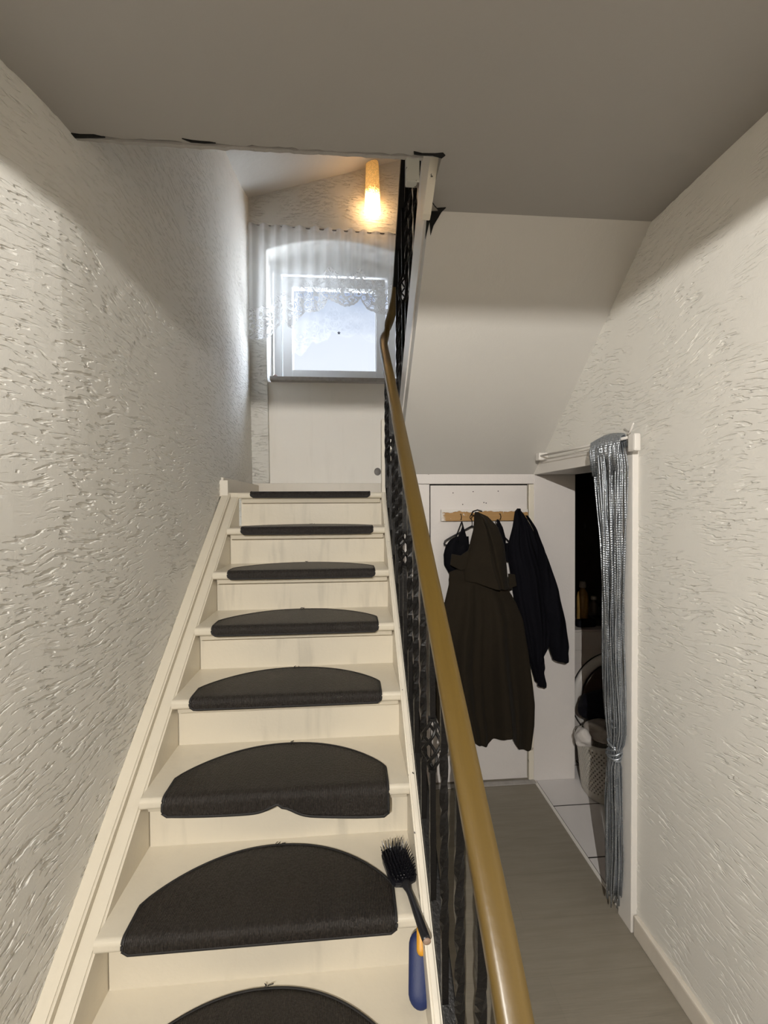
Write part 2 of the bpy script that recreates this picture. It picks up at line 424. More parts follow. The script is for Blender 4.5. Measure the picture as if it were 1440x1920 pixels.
# right wall with the low doorway (1.56..2.36, head 1.755)
DZ = 1.757
bm = bmesh.new()
prism(bm, [(-.5, 0), (1.50, 0), (1.50, DZ+.07), (2.36, DZ+.07), (2.36, 4.9), (-.5, 4.9)], 'X', WR+.012, WR+.235)
obj('wall_right_core', bm, M_wallY, kind='structure')
sheet('wall_right', span(-.5, .3, 6)[:-1]+span(.3, 1.50, 24)+span(1.50, 2.37, 14)[1:], span(0, DZ+.06, 38)+span(DZ+.06, 2.62, 18)[1:], lambda y, z: WR, -1, M_wallR, lambda y, z: y > 1.5 and z < DZ+.06)
obj('wall_right_upper', nbox(WR, WR+.235, 2.36, YW+.3, 1.66, 4.9), M_wallY, kind='structure')
M_rear = simple('brown_rear_wall', (.20, .155, .11), .7, bs=8, bd=0, var=.1)  # for unseen rear walls, coloured dark to cut the bounced light
obj('wall_behind', nbox(-1.0, WR+.235, -4.7, -4.6, 0, 2.7), M_rear, kind='structure')
obj('wall_rear_left', nbox(-1.0, -.72, -4.6, -.5, 0, 2.7), M_rear, kind='structure')
obj('wall_rear_right', nbox(WR, WR+.235, -4.6, -.5, 0, 2.7), M_rear, kind='structure')
# doorway: timber head, far jamb, near casing
obj('door_1', nbox(WR-.006, WR+.235, 1.53, 2.352, DZ, DZ+.072, bev=.003), M_white, kind='structure')
obj('trim_3', nbox(WR-.006, WR+.238, 2.352, 2.44, .0, DZ+.07, bev=.003), M_panel, kind='structure')
obj('trim_4', nbox(WR-.022, WR+.235, 1.478, 1.556, 0, DZ+.075, bev=.004), M_white, kind='structure')
# skirting of the right wall
obj('baseboard_right', nbox(WR-.018, WR+.001, -.49, 1.472, 0, .075, bev=.006), M_skirt, kind='structure')

# window wall with an arched niche
def arch(x0, x1, ze, zp, n=16): return [(x0+(x1-x0)*i/n, ze+(zp-ze)*(1-(2*i/n-1)**2)) for i in range(n+1)]
NX0, NX1 = -.632, .405
A = arch(NX0, NX1, 3.545, 3.638)
TH = .30
bm = bmesh.new()
prism(bm, [(-1.0, 0), (NX0+.02, 0), (NX0, 2.58), (NX0, A[0][1]), (-1.0, A[0][1])], 'Y', YW, YW+TH)
prism(bm, [(NX1, 0), (1.28, 0), (1.28, A[-1][1]), (NX1, A[-1][1])], 'Y', YW, YW+TH)
prism(bm, [(-1.0, A[0][1])]+A+[(1.28, A[-1][1]), (1.28, 4.9), (-1.0, 4.9)], 'Y', YW, YW+TH)
obj('wall_window', bm, M_wallX, kind='structure')
obj('wall_parapet', nbox(NX0-.01, NX1+.01, YW+.045, YW+TH, 0, 2.552), M_parapet, kind='structure')
obj('baseboard_window', nbox(-.74, .24, YW-.016, YW+.0, LAND, LAND+.10, bev=.003), M_skirt, kind='structure')
bm = nbox(-.612, NX1+.012, YW-.010, YW+.26, 2.552, 2.582, bev=.003)
obj('trim_5', bm, M_sill, kind='structure', label='grey stone window sill')
# window: outer frame, sash, glass
FY = YW+.235
def ring(bm, x0, x1, z0, z1, w, y0, y1, wt=None, bev=.004):
    wt = wt or w
    for a in ((x0, x0+w, z0, z1), (x1-w, x1, z0, z1), (x0+w, x1-w, z0, z0+w), (x0+w, x1-w, z1-wt, z1)):
        box(bm, a[0], a[1], y0, y1, a[2], a[3], bev=bev)
    return bm
obj('wall_niche_head', nbox(NX0-.02, NX1+.02, FY-.005, YW+TH, 3.52, 3.70), M_wallX, kind='structure')
win = thing('window_1', (-.12, FY, 2.58), None, None, kind='structure')
obj('window_frame', ring(bmesh.new(), -.615, .385, 2.578, 3.56, .062, FY, FY+.07, .07), M_pvc, win)
sash = obj('window_sash', ring(bmesh.new(), -.545, .300, 2.625, 3.462, .078, FY-.022, FY+.045, .085), M_pvc, win)
obj('glazing_bead', ring(bmesh.new(), -.474, .226, 2.692, 3.384, .012, FY-.008, FY+.03, bev=.002), M_pvc, sash)
obj('pane', nbox(-.470, .222, FY+.012, FY+.016, 2.696, 3.38), M_glass, sash)
# small star sticker on the pane
bm = bmesh.new(); st = []
for i in range(10): r = .016 if i % 2 == 0 else .0075; a_ = pi/2+i*pi/5; st.append((-.088+r*cos(a_), 3.025+r*sin(a_)))
prism(bm, st, 'Y', FY+.0095, FY+.0119)
obj('star_sticker', bm, simple('grey_star', (.08, .09, .12), .4, bd=0), label='small grey star sticker on the window pane', cat='sticker')

# hall ceiling slab with a ragged free edge over the stairs
edge = [(-.9, 1.2), (-.73, 1.2)]
x = -.71
while x < .22: edge.append((x, 1.198+random.uniform(-.004, .004))); x += .018
edge += [(.262, 1.20)]
poly = [(-.9, -4.65)]+edge+[(.262, 1.42), (WR+.2, 1.42), (WR+.2, -4.65)]
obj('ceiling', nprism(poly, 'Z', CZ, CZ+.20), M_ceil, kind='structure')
# cracked render bead along that edge
bm = bmesh.new(); top = []; bot = []
xs_ = [-.72+i*.93/70 for i in range(71)]
pl = [(x_, CZ+.02) for x_ in xs_]+[(x_, CZ-.001-.003*random.random()-(.003 if -.62 < x_ < -.33 else 0)) for x_ in reversed(xs_)]
prism(bm, pl, 'Y', 1.2015, 1.212)
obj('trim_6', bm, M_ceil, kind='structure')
def gap(pts, z0, z1, name='trim_7'):
    return obj(name, nprism(pts, 'Z', z0, z1), M_hole, kind='structure')
gap([(-.44, 1.186), (-.415, 1.190), (-.395, 1.191), (-.37, 1.1915), (-.355, 1.194), (-.385, 1.1965), (-.42, 1.196)], CZ-.0025, CZ+.001)
gap([(-.735, 1.188), (-.70, 1.192), (-.665, 1.190), (-.64, 1.197), (-.70, 1.203), (-.73, 1.205)], CZ-.0025, CZ+.001, 'trim_8')
gap([(.180, 1.183), (.205, 1.188), (.24, 1.186), (.262, 1.182), (.270, 1.19), (.262, 1.200), (.235, 1.193), (.20, 1.194), (.182, 1.192)], CZ-.0025, CZ+.001, 'trim_10')
# torn hole beside the upper stringer
def under(pts, d, mat_, name):
    bm = bmesh.new()
    f_ = lambda y: CZ if y < 1.417 else CZ-(y-1.417)*.853
    A_ = [bm.verts.new((x, y, f_(y)-d)) for x, y in pts]; B_ = [bm.verts.new((x, y, f_(y)+.004)) for x, y in pts]
    cA = bm.verts.new((.272, 1.417, CZ-d)); cB = bm.verts.new((.272, 1.417, CZ+.004)); n = len(pts)
    for i in range(n):
        k = (i+1) % n; bm.faces.new((A_[i], A_[k], cA)); bm.faces.new((B_[k], B_[i], cB)); bm.faces.new((A_[i], B_[i], B_[k], A_[k]))
    return obj(name, bm, mat_, kind='structure')
under([(.259, 1.349), (.265, 1.367), (.280, 1.390), (.290, 1.401), (.318, 1.396), (.308, 1.417), (.300, 1.429), (.287, 1.447), (.281, 1.470), (.272, 1.440), (.264, 1.480), (.260, 1.417)], .003, M_hole, 'trim_11')
obj('trim_12', nprism([(.266, 1.372), (.280, 1.392), (.290, 1.402), (.294, 1.408), (.270, 1.411)], 'Z', CZ-.0045, CZ-.0031), simple('torn_paper', (.25, .23, .20), .8), kind='structure')

# soffit under the upper flight (back slope) + closet front
SO = [(1.42, CZ), (2.365, 1.752), (2.365, 1.90), (1.42, CZ+.16)]
bm = bmesh.new(); nn = 14
top_ = []
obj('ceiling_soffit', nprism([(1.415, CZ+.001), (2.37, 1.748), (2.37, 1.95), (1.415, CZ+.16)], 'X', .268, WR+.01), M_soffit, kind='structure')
# upper flight's steps, seen only from above
pl = []; y, z = 2.30, LAND+RI
while y > 1.3: pl += [(y, z), (y, z+.18*1.16)]; z += .18*1.16; y -= G
pl += [(y, z), (y, 2.80), (1.44, 2.78), (2.30, 2.04)]
st_up = thing('upper_staircase', (.65, 1.9, 1.66), 'white painted upper stair flight rising back over the hall above the coats', 'stairs')
obj('steps', nprism(pl, 'X', .295, WR-.002), M_cream, st_up)
def upZ(y): return 2.565-.93*(y-1.455)       # lower edge of the stringer
obj('stringer', nprism([(1.16, upZ(1.16)), (2.62, 1.70), (2.75, 1.70), (2.75, 1.80), (2.60, upZ(2.6)+.33), (1.16, upZ(1.16)+.35)], 'X', .262, .294), M_white, st_up)
obj('stringer_end', nprism([(1.405, 2.545), (1.400, 2.522), (1.38, 2.510), (1.36, 2.515), (1.20, 2.620), (1.20, 2.85), (1.39, 2.68)], 'X', .236, .2615), M_strcap, st_up,
    label='short rounded stringer end with chipped paint')
obj('trim_13', nbox(.162, .200, 1.205, 1.232, 2.500, CZ+.02, bev=.003), M_stainblock, kind='structure')
# upper storey shell
obj('wall_upper_front', nbox(-.9, WR+.2, .10, .22, CZ+.19, 4.9), M_wallX, kind='structure')
obj('wall_under_stair', nprism([(.72, 0), (YW, 0), (YW, LAND-.05), (2.372, LAND-.05), (2.372, lineZ(2.372)-.37), (.74, .0)], 'X', .205, .240), M_white, kind='structure')
obj('wall_stair', nbox(.268, .294, 2.372, YW, 0, 1.70), M_wallY, kind='structure')
# sloping plaster ceiling over the landing: rises towards the camera side and to the right
def slz(x, y):
    return 3.93+.315*(x+.75)-.012*(x+.75)**2+.33*(y-YW) + .0
bm = bmesh.new(); xs = [-.95+i*2.25/24 for i in range(25)]; ys = [.0+i*(YW+.2)/24 for i in range(25)]
g = [[bm.verts.new((x, y, slz(x, y))) for y in ys] for x in xs]
for i in range(24):
    for j in range(24): bm.faces.new((g[i][j], g[i+1][j], g[i+1][j+1], g[i][j+1]))
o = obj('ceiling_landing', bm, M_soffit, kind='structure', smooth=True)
md = o.modifiers.new('solid', 'SOLIDIFY'); md.thickness = .08; md.offset = 1
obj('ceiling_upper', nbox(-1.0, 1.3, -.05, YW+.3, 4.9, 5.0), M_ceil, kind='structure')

# closet front below the soffit
obj('wall_closet', nbox(.268, WR+.02, 2.385, 2.44, -.05, 1.80), M_panel, kind='structure')
obj('trim_14', nbox(.27, WR-.005, 2.357, 2.386, 1.705, 1.772, bev=.004), M_panel, kind='structure')
obj('trim_15', nbox(.27, .440, 2.359, 2.386, .0, 1.703, bev=.003), M_panel, kind='structure')
obj('trim_16', nbox(1.012, WR-.004, 2.357, 2.386, .0, 1.703, bev=.004), M_strcap, kind='structure')
# access panel with a ragged lower edge
pts = [(.447, .012)]; x = .46
while x < 1.0: pts.append((x, .012+random.uniform(0, .010)+(.03 if .93 < x < .965 else 0))); x += .02
pts += [(1.004, .018), (1.004, 1.697), (.447, 1.697)]
for a_ in ((.440, .447, .01, 1.704), (1.004, 1.012, .01, 1.704), (.440, 1.012, 1.697, 1.704)):
    obj('trim_gap_shade', nbox(a_[0], a_[1], 2.3835, 2.3845, a_[2], a_[3]), M_hole, kind='structure')  # black strips that paint the shade into the gaps around the panel
pan = thing('closet_panel', (.72, 2.37, 0), 'white painted board panel with ragged bottom edge behind the hanging coats', 'panel')
obj('board', nprism(pts, 'Y', 2.366, 2.384), M_panel, pan)
for (x, z) in ((.575, 1.655), (.69, 1.662), (.835, 1.664), (.63, 1.59), (.765, 1.597), (.752, 1.6)):
    bm = bmesh.new(); lathe(bm, [(.0028, 0), (.0028, .002)], (x, 2.366, z), 8, Vector((0, -1, 0))); obj('screw_hole', bm, M_hole, pan)
bm = bmesh.new(); lathe(bm, [(.006, 0), (.005, .002)], (.435, 2.359, 1.762), 8, Vector((0, -1, 0))); obj('trim_17', bm, M_hole, kind='structure')

# utility room shell
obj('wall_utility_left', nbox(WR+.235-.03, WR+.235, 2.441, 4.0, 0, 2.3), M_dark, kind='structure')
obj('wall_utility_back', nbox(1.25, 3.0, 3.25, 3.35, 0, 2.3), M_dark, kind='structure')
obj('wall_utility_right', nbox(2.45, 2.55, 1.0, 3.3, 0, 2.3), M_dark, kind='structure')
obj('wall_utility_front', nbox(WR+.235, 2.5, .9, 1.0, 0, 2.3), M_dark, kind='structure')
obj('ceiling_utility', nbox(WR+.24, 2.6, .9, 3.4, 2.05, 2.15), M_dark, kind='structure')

# ------------------------------------------------------------------ staircase
stair = thing('staircase', (-.22, .6, 0), 'cream painted wooden staircase with worn risers going up to the landing below the window', 'stairs')
def tread_bm(yf, zt, yb, x0=LX, x1=RX):
    bm = bmesh.new(); th = .033; n = 6; pr = []
    pr.append((yb, zt)); r = .012
    for i in range(n+1): a_ = pi/2+i*(pi/2)/n; pr.append((yf+r+r*cos(a_), zt-r+r*sin(a_)))
    for i in range(n+1): a_ = pi+i*(pi/2)/n; pr.append((yf+r+r*cos(a_), zt-th+r+r*sin(a_)))
    pr.append((yb, zt-th)); return prism(bm, pr, 'X', x0, x1)
for j in range(8):
    yf, zt = nose(j)
    if j < 0: continue
    obj('tread', tread_bm(yf, zt, yf+G+.075), M_cream, stair)
    if j >= 3:
        obj('nosing_moulding', nprism([(yf+.022, zt-.033), (yf+.030, zt-.056), (yf+.062, zt-.060), (yf+.062, zt-.033)], 'X', LX+.012, RX-.006), M_cream, stair)
for j in range(9):
    yf, zt = nose(j); zb = 0 if j == 0 else zt-RI
    obj('riser', nbox(LX+.002, RX+.006, yf+.06, yf+.075, zb, zt-.0331), M_riser, stair)
yf, zt = nose(8)
obj('landing', tread_bm(yf, zt, YW, LX, .262), M_cream, stair)
obj('landing_edge', nbox(-.73, LX-.001, 2.412, YW-.02, zt-.033, zt, bev=.003), M_cream, stair)
obj('nosing_moulding', nprism([(yf+.022, zt-.033), (yf+.030, zt-.056), (yf+.062, zt-.060), (yf+.062, zt-.033)], 'X', LX+.012, RX-.006), M_cream, stair)
def stringer(x0, x1, off, y0, y1, mat, drop=.30, name='stringer', endz=None, sl=0, label=None):
    p = [(y0, max(.0, lineZ(y0)-drop)), (y1, lineZ(y1)-drop), (y1, lineZ(y1)+off), (y0, lineZ(y0)+off)]
    if lineZ(y0)-drop < 0:
        yz = N0Y+(drop-N0Z)*G/RI
        p = [(y0, 0), (yz, 0)]+p[1:]
    bm = bmesh.new(); prism(bm, p, 'X', x0, x1)
    es = [e for e in bm.edges if all(v.co.z > lineZ(v.co.y)+off-.01 for v in e.verts)]
    bmesh.ops.bevel(bm, geom=es, offset=.006, segments=3, affect='EDGES')
    return obj(name, bm, mat, stair, label=label)
stringer(-.658, LX, -.034, .42, 2.41, M_cream)
stringer(-.705, -.6585, -.012, .42, 2.41, M_cream, name='stringer_cap')
stringer(RX+.0005, RX+.024, -.004, .42, 2.40, M_strcap, label='right stringer with chipped white edge')
obj('landing_skirting', nbox(-.735, -.70, 2.42, YW-.02, LAND, LAND+.085, bev=.003), M_skirt, stair)
obj('landing_skirting', nbox(-.715, -.668, 2.39, 2.42, LAND-.02, LAND+.068, bev=.003), M_skirt, stair)
# outside face and soffit board of the lower flight
stringer(RX+.0255, RX+.062, -.03, .42, 2.371, M_iron, drop=.36, name='outer_stringer', label='black painted outer stringer')

# ------------------------------------------------------------------ lower railing
BX = .2035
rail = thing('stair_railing', (BX, .5, 0), 'black wrought iron railing with ochre handrail running up along the stairs', 'railing')
def rx(y): return .2125-.0075*(min(y, 2.4)-.5)
def railZ(y): return 1.003+.819*(y-.652)
hp = []
for y, z in ((.44, .70), (.455, .78), (.485, .845), (.53, .893)): hp.append((rx(y), y, z))
y = .60
while y < 2.44: hp.append((rx(y), y, railZ(y))); y += .12
hp += [(.198, 2.46, railZ(2.46)), (.200, 2.53, 2.545), (.209, 2.575, 2.60), (.228, 2.585, 2.66), (.250, 2.56, 2.73), (.266, 2.49, 2.80), (.270, 2.40, 2.865)]
def upr(y): return 2.865+.93*(2.40-y)
y = 2.28
upper_pts = [(.270, 2.40, 2.865)]
while y > 1.0: upper_pts.append((.270, y, upr(y))); y -= .12
RPROF = [(-.024, -.013), (-.019, -.017), (.019, -.017), (.024, -.013), (.025, .006), (.022, .013), (.012, .0155), (0, .016), (-.012, .0155), (-.022, .013), (-.025, .006)]
def smooth_path(p, k=3):
    out = []; P_ = [Vector(q) for q in p]
    for i in range(len(P_)-1):
        a_, b_, c_, d_ = P_[max(i-1, 0)], P_[i], P_[i+1], P_[min(i+2, len(P_)-1)]
        for s in range(k):
            t = s/k; out.append(.5*((2*b_)+(c_-a_)*t+(2*a_-5*b_+4*c_-d_)*t*t+(3*b_-a_-3*c_+d_)*t**3))
    out.append(P_[-1]); return out
obj('handrail', sweep(bmesh.new(), smooth_path(hp), RPROF), M_rail, rail, smooth=True, label='ochre plastic handrail')
# flat iron under the handrail, flat iron on the stringer
obj('rail_strip', sweep(bmesh.new(), [(BX, y_, railZ(y_)-.022) for y_ in (.50, 2.47)], [(-.012, -.004), (.012, -.004), (.012, .004), (-.012, .004)]), M_iron, rail)
obj('base_strip', sweep(bmesh.new(), [(BX+.006, y_, lineZ(y_)+.004) for y_ in (.45, 2.44)], [(-.012, -.006), (.016, -.006), (.016, .006), (-.012, .006)]), M_iron, rail)
def baluster(x, y, z0, z1, basket, parent, name='baluster', tw=True):
    bm = bmesh.new(); h = .0072; L_ = z1-z0
    zc = (z0+z1)/2+.03
    segs = [(z0, z1)] if not basket else [(z0, zc-.062), (zc+.062, z1)]
    for a_, b_ in segs:
        n = max(2, int((b_-a_)/.018)); rg = []
        for i in range(n+1):
            z = a_+(b_-a_)*i/n
            u = (z-z0)/L_
            ang = 0
            if tw and not basket: ang = min(max((u-.22)/.56, 0), 1)*pi*3
            k = 1.12 if (abs(u-.22) < .03 or abs(u-.78) < .03) else 1
            rg.append([bm.verts.new((x+h*k*1.414*cos(ang+pi/4+q*pi/2), y+h*k*1.414*sin(ang+pi/4+q*pi/2), z)) for q in range(4)])
        for i in range(n):
            for q in range(4): bm.faces.new((rg[i][q], rg[i][(q+1) % 4], rg[i+1][(q+1) % 4], rg[i+1][q]))
        bm.faces.new(rg[0]); bm.faces.new(rg[-1][::-1])
    o = obj(name, bm, M_iron, parent)
    if basket:
        bb = bmesh.new()
        for q in range(4):
            pts = []
            for i in range(15):
                u = i/14; r = .0235*sin(pi*u)**.8+.003; a_ = q*pi/2+u*pi*1.3
                pts.append((x+r*cos(a_), y+r*sin(a_), zc-.064+.128*u))
            tube(bb, pts, .0042, 6)
        ob = obj('basket_knot', bb, M_iron, o)
        for s in (-1, 1):
            cb_ = bmesh.new(); lathe(cb_, [(.005, -.006), (.011, -.004), (.011, .004), (.005, .006)], (x, y, zc+s*.066), 10); obj('collar', cb_, M_iron, o)
    return o
y = 1.065-.135*4; i = 0
while y < 2.46:
    bk = ((i % 4) == 0 and i > 0)
    baluster(BX, y, lineZ(y)+.006, railZ(y)-.024, bk, rail); y += .135; i += 1
# iron foot post at the start
obj('newel_post', nbox(BX-.011, BX+.011, .442, .464, 0, .715, bev=.002), M_iron, rail)
# white newel stub on the landing
obj('trim_18', nbox(.180, .212, 2.452, 2.52, LAND-.10, 2.085, bev=.004), M_strcap, kind='structure')

# upper railing
UX = .270
rail2 = thing('stair_railing', (UX, 2.0, 2.2), 'dark wrought iron railing of the upper flight beside the lit wall lamp', 'railing')
obj('handrail', sweep(bmesh.new(), smooth_path(upper_pts), RPROF), M_rail, rail2, smooth=True)
def upTop(y): return upZ(y)+.345
y = 2.42; i = 0
while y > 1.25:
    baluster(UX, y, upTop(y)-.06, upr(y)-.01, i in (2, 6), rail2); y -= .135; i += 1
obj('rail_strip', sweep(bmesh.new(), [(UX, y_, upr(y_)-.024) for y_ in (2.42, 1.22)], [(-.024, -.005), (.024, -.005), (.024, .005), (-.024, .005)]), M_iron, rail2)  # made as wide as the rail, its black stands in for the shaded underside
obj('base_strip', sweep(bmesh.new(), [(UX, y_, upTop(y_)-.012) for y_ in (2.50, 1.22)], [(-.004, -.012), (.004, -.012), (.004, .012), (-.004, .012)]), M_iron, rail2)

# ------------------------------------------------------------------ stair mats
MX0, MX1 = -.546, .106
def mat(j, label, hang=.030, wavy=False, dx=0, rot=0, landing=False):
    yf, zt = nose(j); t_ = .007; nu, xs = 48, []
    D = .252
    e = thing('stair_mat', ((MX0+MX1)/2+dx, yf, zt), label, 'stair mat', 'half-round dark stair mats on the treads')
    def dep(u):
        t = 2*u-1
        base = .088 if t > 0 else .082
        return base+(D-base)*max(0, 1-abs(t)**2.15)**.84
    R_ = .014
    def path(s):    # s<0 behind nose top (distance back), s>0 goes round and down
        if s <= 0: return (yf+R_-s*1.0, zt, 0)
        q = R_*pi/2
        if s < q: a_ = s/R_; return (yf+R_-R_*sin(a_)-.0005, zt-R_+R_*cos(a_), a_)
        return (yf-.0005, zt-R_-(s-q), pi/2)
    bm = bmesh.new(); rows_o = []; rows_i = []
    S_ = [-1+i/14 for i in range(14)]+[0]
    cx = (MX0+MX1)/2
    border = []
    for iu in range(nu+1):
        u = iu/nu; x = MX0+(MX1-MX0)*u+dx
        hg = hang
        if wavy:
            hg = .045+.032*max(0, (u-.05))**.7*(1 if u > .5 else .35)-.026*math.exp(-((u-.52)/.07)**2)
            lift = .006
        end = min(1, (min(u, 1-u)*(MX1-MX0))/.012); end = sqrt(max(0, 1-(1-end)**2))
        hgq = (R_*pi/2+hg-R_)-(1-end)*.010
        d = dep(u)-R_-(0)
        ro = []; ri = []
        ss = [-d*(1-i/12) for i in range(13)]+[hgq*k/9 for k in range(1, 10)]
        for s in ss:
            yy, zz, a_ = path(s)
            bow = 0
            if wavy and s > 0: bow = .010*(s/hgq)*(.4+.8*u)*(1+.4*sin(9*u))
            ny, nz_ = -sin(a_), cos(a_)
            ri.append(Vector((x, yy+ny*(.0012)-bow, zz+nz_*.0012)))
            ro.append(Vector((x, yy+ny*t_-bow, zz+nz_*t_)))
        rows_o.append([bm.verts.new(v) for v in ro]); rows_i.append([bm.verts.new(v) for v in ri])
        border.append((ro, ri))
    for i in range(nu):
        for k in range(21):
            bm.faces.new((rows_o[i][k], rows_o[i+1][k], rows_o[i+1][k+1], rows_o[i][k+1]))
            bm.faces.new((rows_i[i][k], rows_i[i][k+1], rows_i[i+1][k+1], rows_i[i+1][k]))
        bm.faces.new((rows_o[i][0], rows_i[i][0], rows_i[i+1][0], rows_o[i+1][0]))
        bm.faces.new((rows_o[i][21], rows_o[i+1][21], rows_i[i+1][21], rows_i[i][21]))
    for i in (0, nu):
        for k in range(21): bm.faces.new((rows_o[i][k], rows_o[i][k+1], rows_i[i][k+1], rows_i[i][k]))
    o = obj('pile', bm, M_mat, e, smooth=True)
    loop = [(b[0][0]+b[1][0])/2 for b in border]+[(border[nu][0][k]+border[nu][1][k])/2 for k in range(1, 22)]+[(border[i][0][21]+border[i][1][21])/2 for i in range(nu-1, -1, -1)]+[(border[0][0][k]+border[0][1][k])/2 for k in range(20, 0, -1)]
    bb = bmesh.new(); n = len(loop); rg = []
    for i, p_ in enumerate(loop):
        tn = (loop[(i+1) % n]-loop[i-1]).normalized(); a1 = tn.orthogonal().normalized()
        up = Vector((0, 0, 1)) if abs(tn.z) < .9 else Vector((0, 1, 0))
        a1 = tn.cross(up).normalized(); a2 = a1.cross(tn)
        rg.append([bb.verts.new(p_+(a1*cos(2*pi*q/6)+a2*sin(2*pi*q/6))*.0045) for q in range(6)])
    for i in range(n):
        for q in range(6): bb.faces.new((rg[i][q], rg[i][(q+1) % 6], rg[(i+1) % n][(q+1) % 6], rg[(i+1) % n][q]))
    # loose threads at the seam
    mid = border[nu//2][0][0]
    for k in range(3):
        q = mid+Vector((random.uniform(-.01, .01), 0, 0)); tube(bb, [q, q+Vector((random.uniform(-.006, .006), random.uniform(0, .003), .003)), q+Vector((random.uniform(-.010, .010), random.uniform(0, .008), .004))], .0012, 4)
    obj('binding', bb, M_binding, e, smooth=True, label='black stitched binding')
    return e
mat(1, 'nearest dark stair mat, cut off by the bottom of the photo')
mat(2, 'dark half-round mat on the tread with the hairbrush')
mat(3, 'dark stair mat with a wavy sagging front edge, first above the hairbrush', wavy=True)
mat(4, 'dark stair mat on the tread just above the wavy-edged mat', dx=-.004)
mat(5, 'dark stair mat, fourth down from the landing edge counting the landing strip')
mat(6, 'dark stair mat, third from the top, showing a thin sliver of its upper face')
mat(7, 'dark stair mat just below the landing edge, seen almost edge-on', dx=.004)
mat(8, 'topmost dark mat strip wrapped over the landing edge', hang=.026)

# ------------------------------------------------------------------ coats and rack
rack = thing('coat_rack', (.75, 2.36, 1.52), 'worn wooden coat rack board with peeling white paint on the closet panel', 'coat rack')
obj('board', nbox(.502, 1.000, 2.342, 2.3655, 1.497, 1.562, bev=.003), M_wood, rack)
def hook(x, z, long=.03):
    bm = bmesh.new(); tube(bm, [(x, 2.343, z+.008), (x, 2.325, z+.010), (x, 2.315, z-.006), (x, 2.322, z-.02), (x, 2.338, z-.022)], .0022, 6); return obj('hook', bm, M_iron, rack, smooth=True)
for x in (.610, .700, .833, .925): hook(x, 1.527)

def cloth_surface(name, L_, R_, hem, ztop, y0, thick, folds, mat_, parent, n=44, rows=60, backy=None, smooth=True, seam=None, tw=.0):
    """hanging cloth: left/right outlines (x,z), hem polyline (x,z), pleats in front, hollow closed back"""
    bm = bmesh.new(); F = []; B = []
    def hemz(x):
        if x <= hem[0][0]: return hem[0][1]
        for (a_, za), (b_, zb) in zip(hem, hem[1:]):
            if a_ <= x <= b_: return za+(zb-za)*(x-a_)/max(b_-a_, 1e-6)
        return hem[-1][1]
    zmin = min(h[1] for h in hem)
    for r in range(rows+1):
        s = r/rows; f = []; b = []
        for c in range(n+1):
            t = c/n
            z = ztop+(zmin-ztop)*s
            xl = lerp_poly(L_, z); xr = lerp_poly(R_, z); x = xl+(xr-xl)*t
            hz = hemz(x)
            if z < hz: z = hz+(z-hz)*.02
            w = (xr-xl)
            prof = sin(pi*min(max(t, 0), 1))**.55
            d = thick*(.35+.65*min(1, s*3))*prof
            d += folds(t, s)*prof
            if seam:
                d -= .008*math.exp(-((z-(seam[0]+seam[1]*(t-.5)))/.008)**2)
            f.append(bm.verts.new((x, y0-d, z))); b.append(bm.verts.new((x, y0+.006*prof, z)))
        F.append(f); B.append(b)
    for r in range(rows):
        for c in range(n):
            bm.faces.new((F[r][c], F[r][c+1], F[r+1][c+1], F[r+1][c])); bm.faces.new((B[r][c], B[r+1][c], B[r+1][c+1], B[r][c+1]))
        bm.faces.new((F[r][0], F[r+1][0], B[r+1][0], B[r][0])); bm.faces.new((F[r][n], B[r][n], B[r+1][n], F[r+1][n]))
    for c in range(n):
        bm.faces.new((F[0][c], B[0][c], B[0][c+1], F[0][c+1])); bm.faces.new((F[rows][c], F[rows][c+1], B[rows][c+1], B[rows][c]))
    return obj(name, bm, mat_, parent, smooth=smooth)

# olive hooded coat
ocoat = thing('hooded_coat', (.70, 2.26, 1.54), 'long olive brown hooded coat hanging in the middle of the rack', 'coat', 'clothes on the coat rack')
hoodL = [(.664, 1.546), (.661, 1.53), (.656, 1.459), (.627, 1.345), (.598, 1.25), (.600, 1.14)]
hoodR = [(.680, 1.548), (.733, 1.526), (.791, 1.467), (.825, 1.373), (.840, 1.254), (.850, 1.129), (.850, 1.12)]
def fhood(t, s):
    g_ = (t-(.35+.42*s)); return .024*math.exp(-(g_/.22)**2)-.034*math.exp(-(g_/.035)**2)*min(1, s*5)+.012*sin(7*t+3*s)
obj_h = cloth_surface('hood', hoodL, hoodR, [(.55, 1.19), (.66, 1.175), (.75, 1.145), (.85, 1.13)], 1.549, 2.245, .055, fhood, M_olive, ocoat, n=50, rows=50)
bodyL = [(.590, 1.245), (.527, 1.231), (.524, 1.158), (.500, 1.06), (.478, 1.005), (.443, .879), (.426, .711), (.440, .484), (.480, .36), (.50, .25)]
bodyR = [(.845, 1.245), (.850, 1.15), (.860, 1.115), (.895, 1.057), (.936, .959), (.968, .769), (.992, .593), (1.004, .486), (1.001, .368), (.985, .25)]
def fbody(t, s):
    a_ = min(1, s*1.6)
    return (.095*(.5-sqrt(.03+sin(pi*(2.6*t+.12*sin(3*s)+.1))**2))+.030*(.5-sqrt(.05+sin(pi*(5.3*t+.35*s)+1)**2))+.004*sin(2*pi*(11*t)+4*s))*a_+.012*math.exp(-((t-.80)/.05)**2)*0-.03*math.exp(-((t-.785)/.018)**2)*max(0, (s-.45))*1.8
obj_b = cloth_surface('body', bodyL, bodyR, [(.43, .40), (.56, .371), (.604, .355), (.659, .325), (.723, .295), (.79, .325), (.858, .355), (.872, .315), (.898, .262), (.960, .232), (.99, .245)], 1.24, 2.26, .075, fbody, M_olive, ocoat, n=70, rows=70, seam=(1.155, -.05))
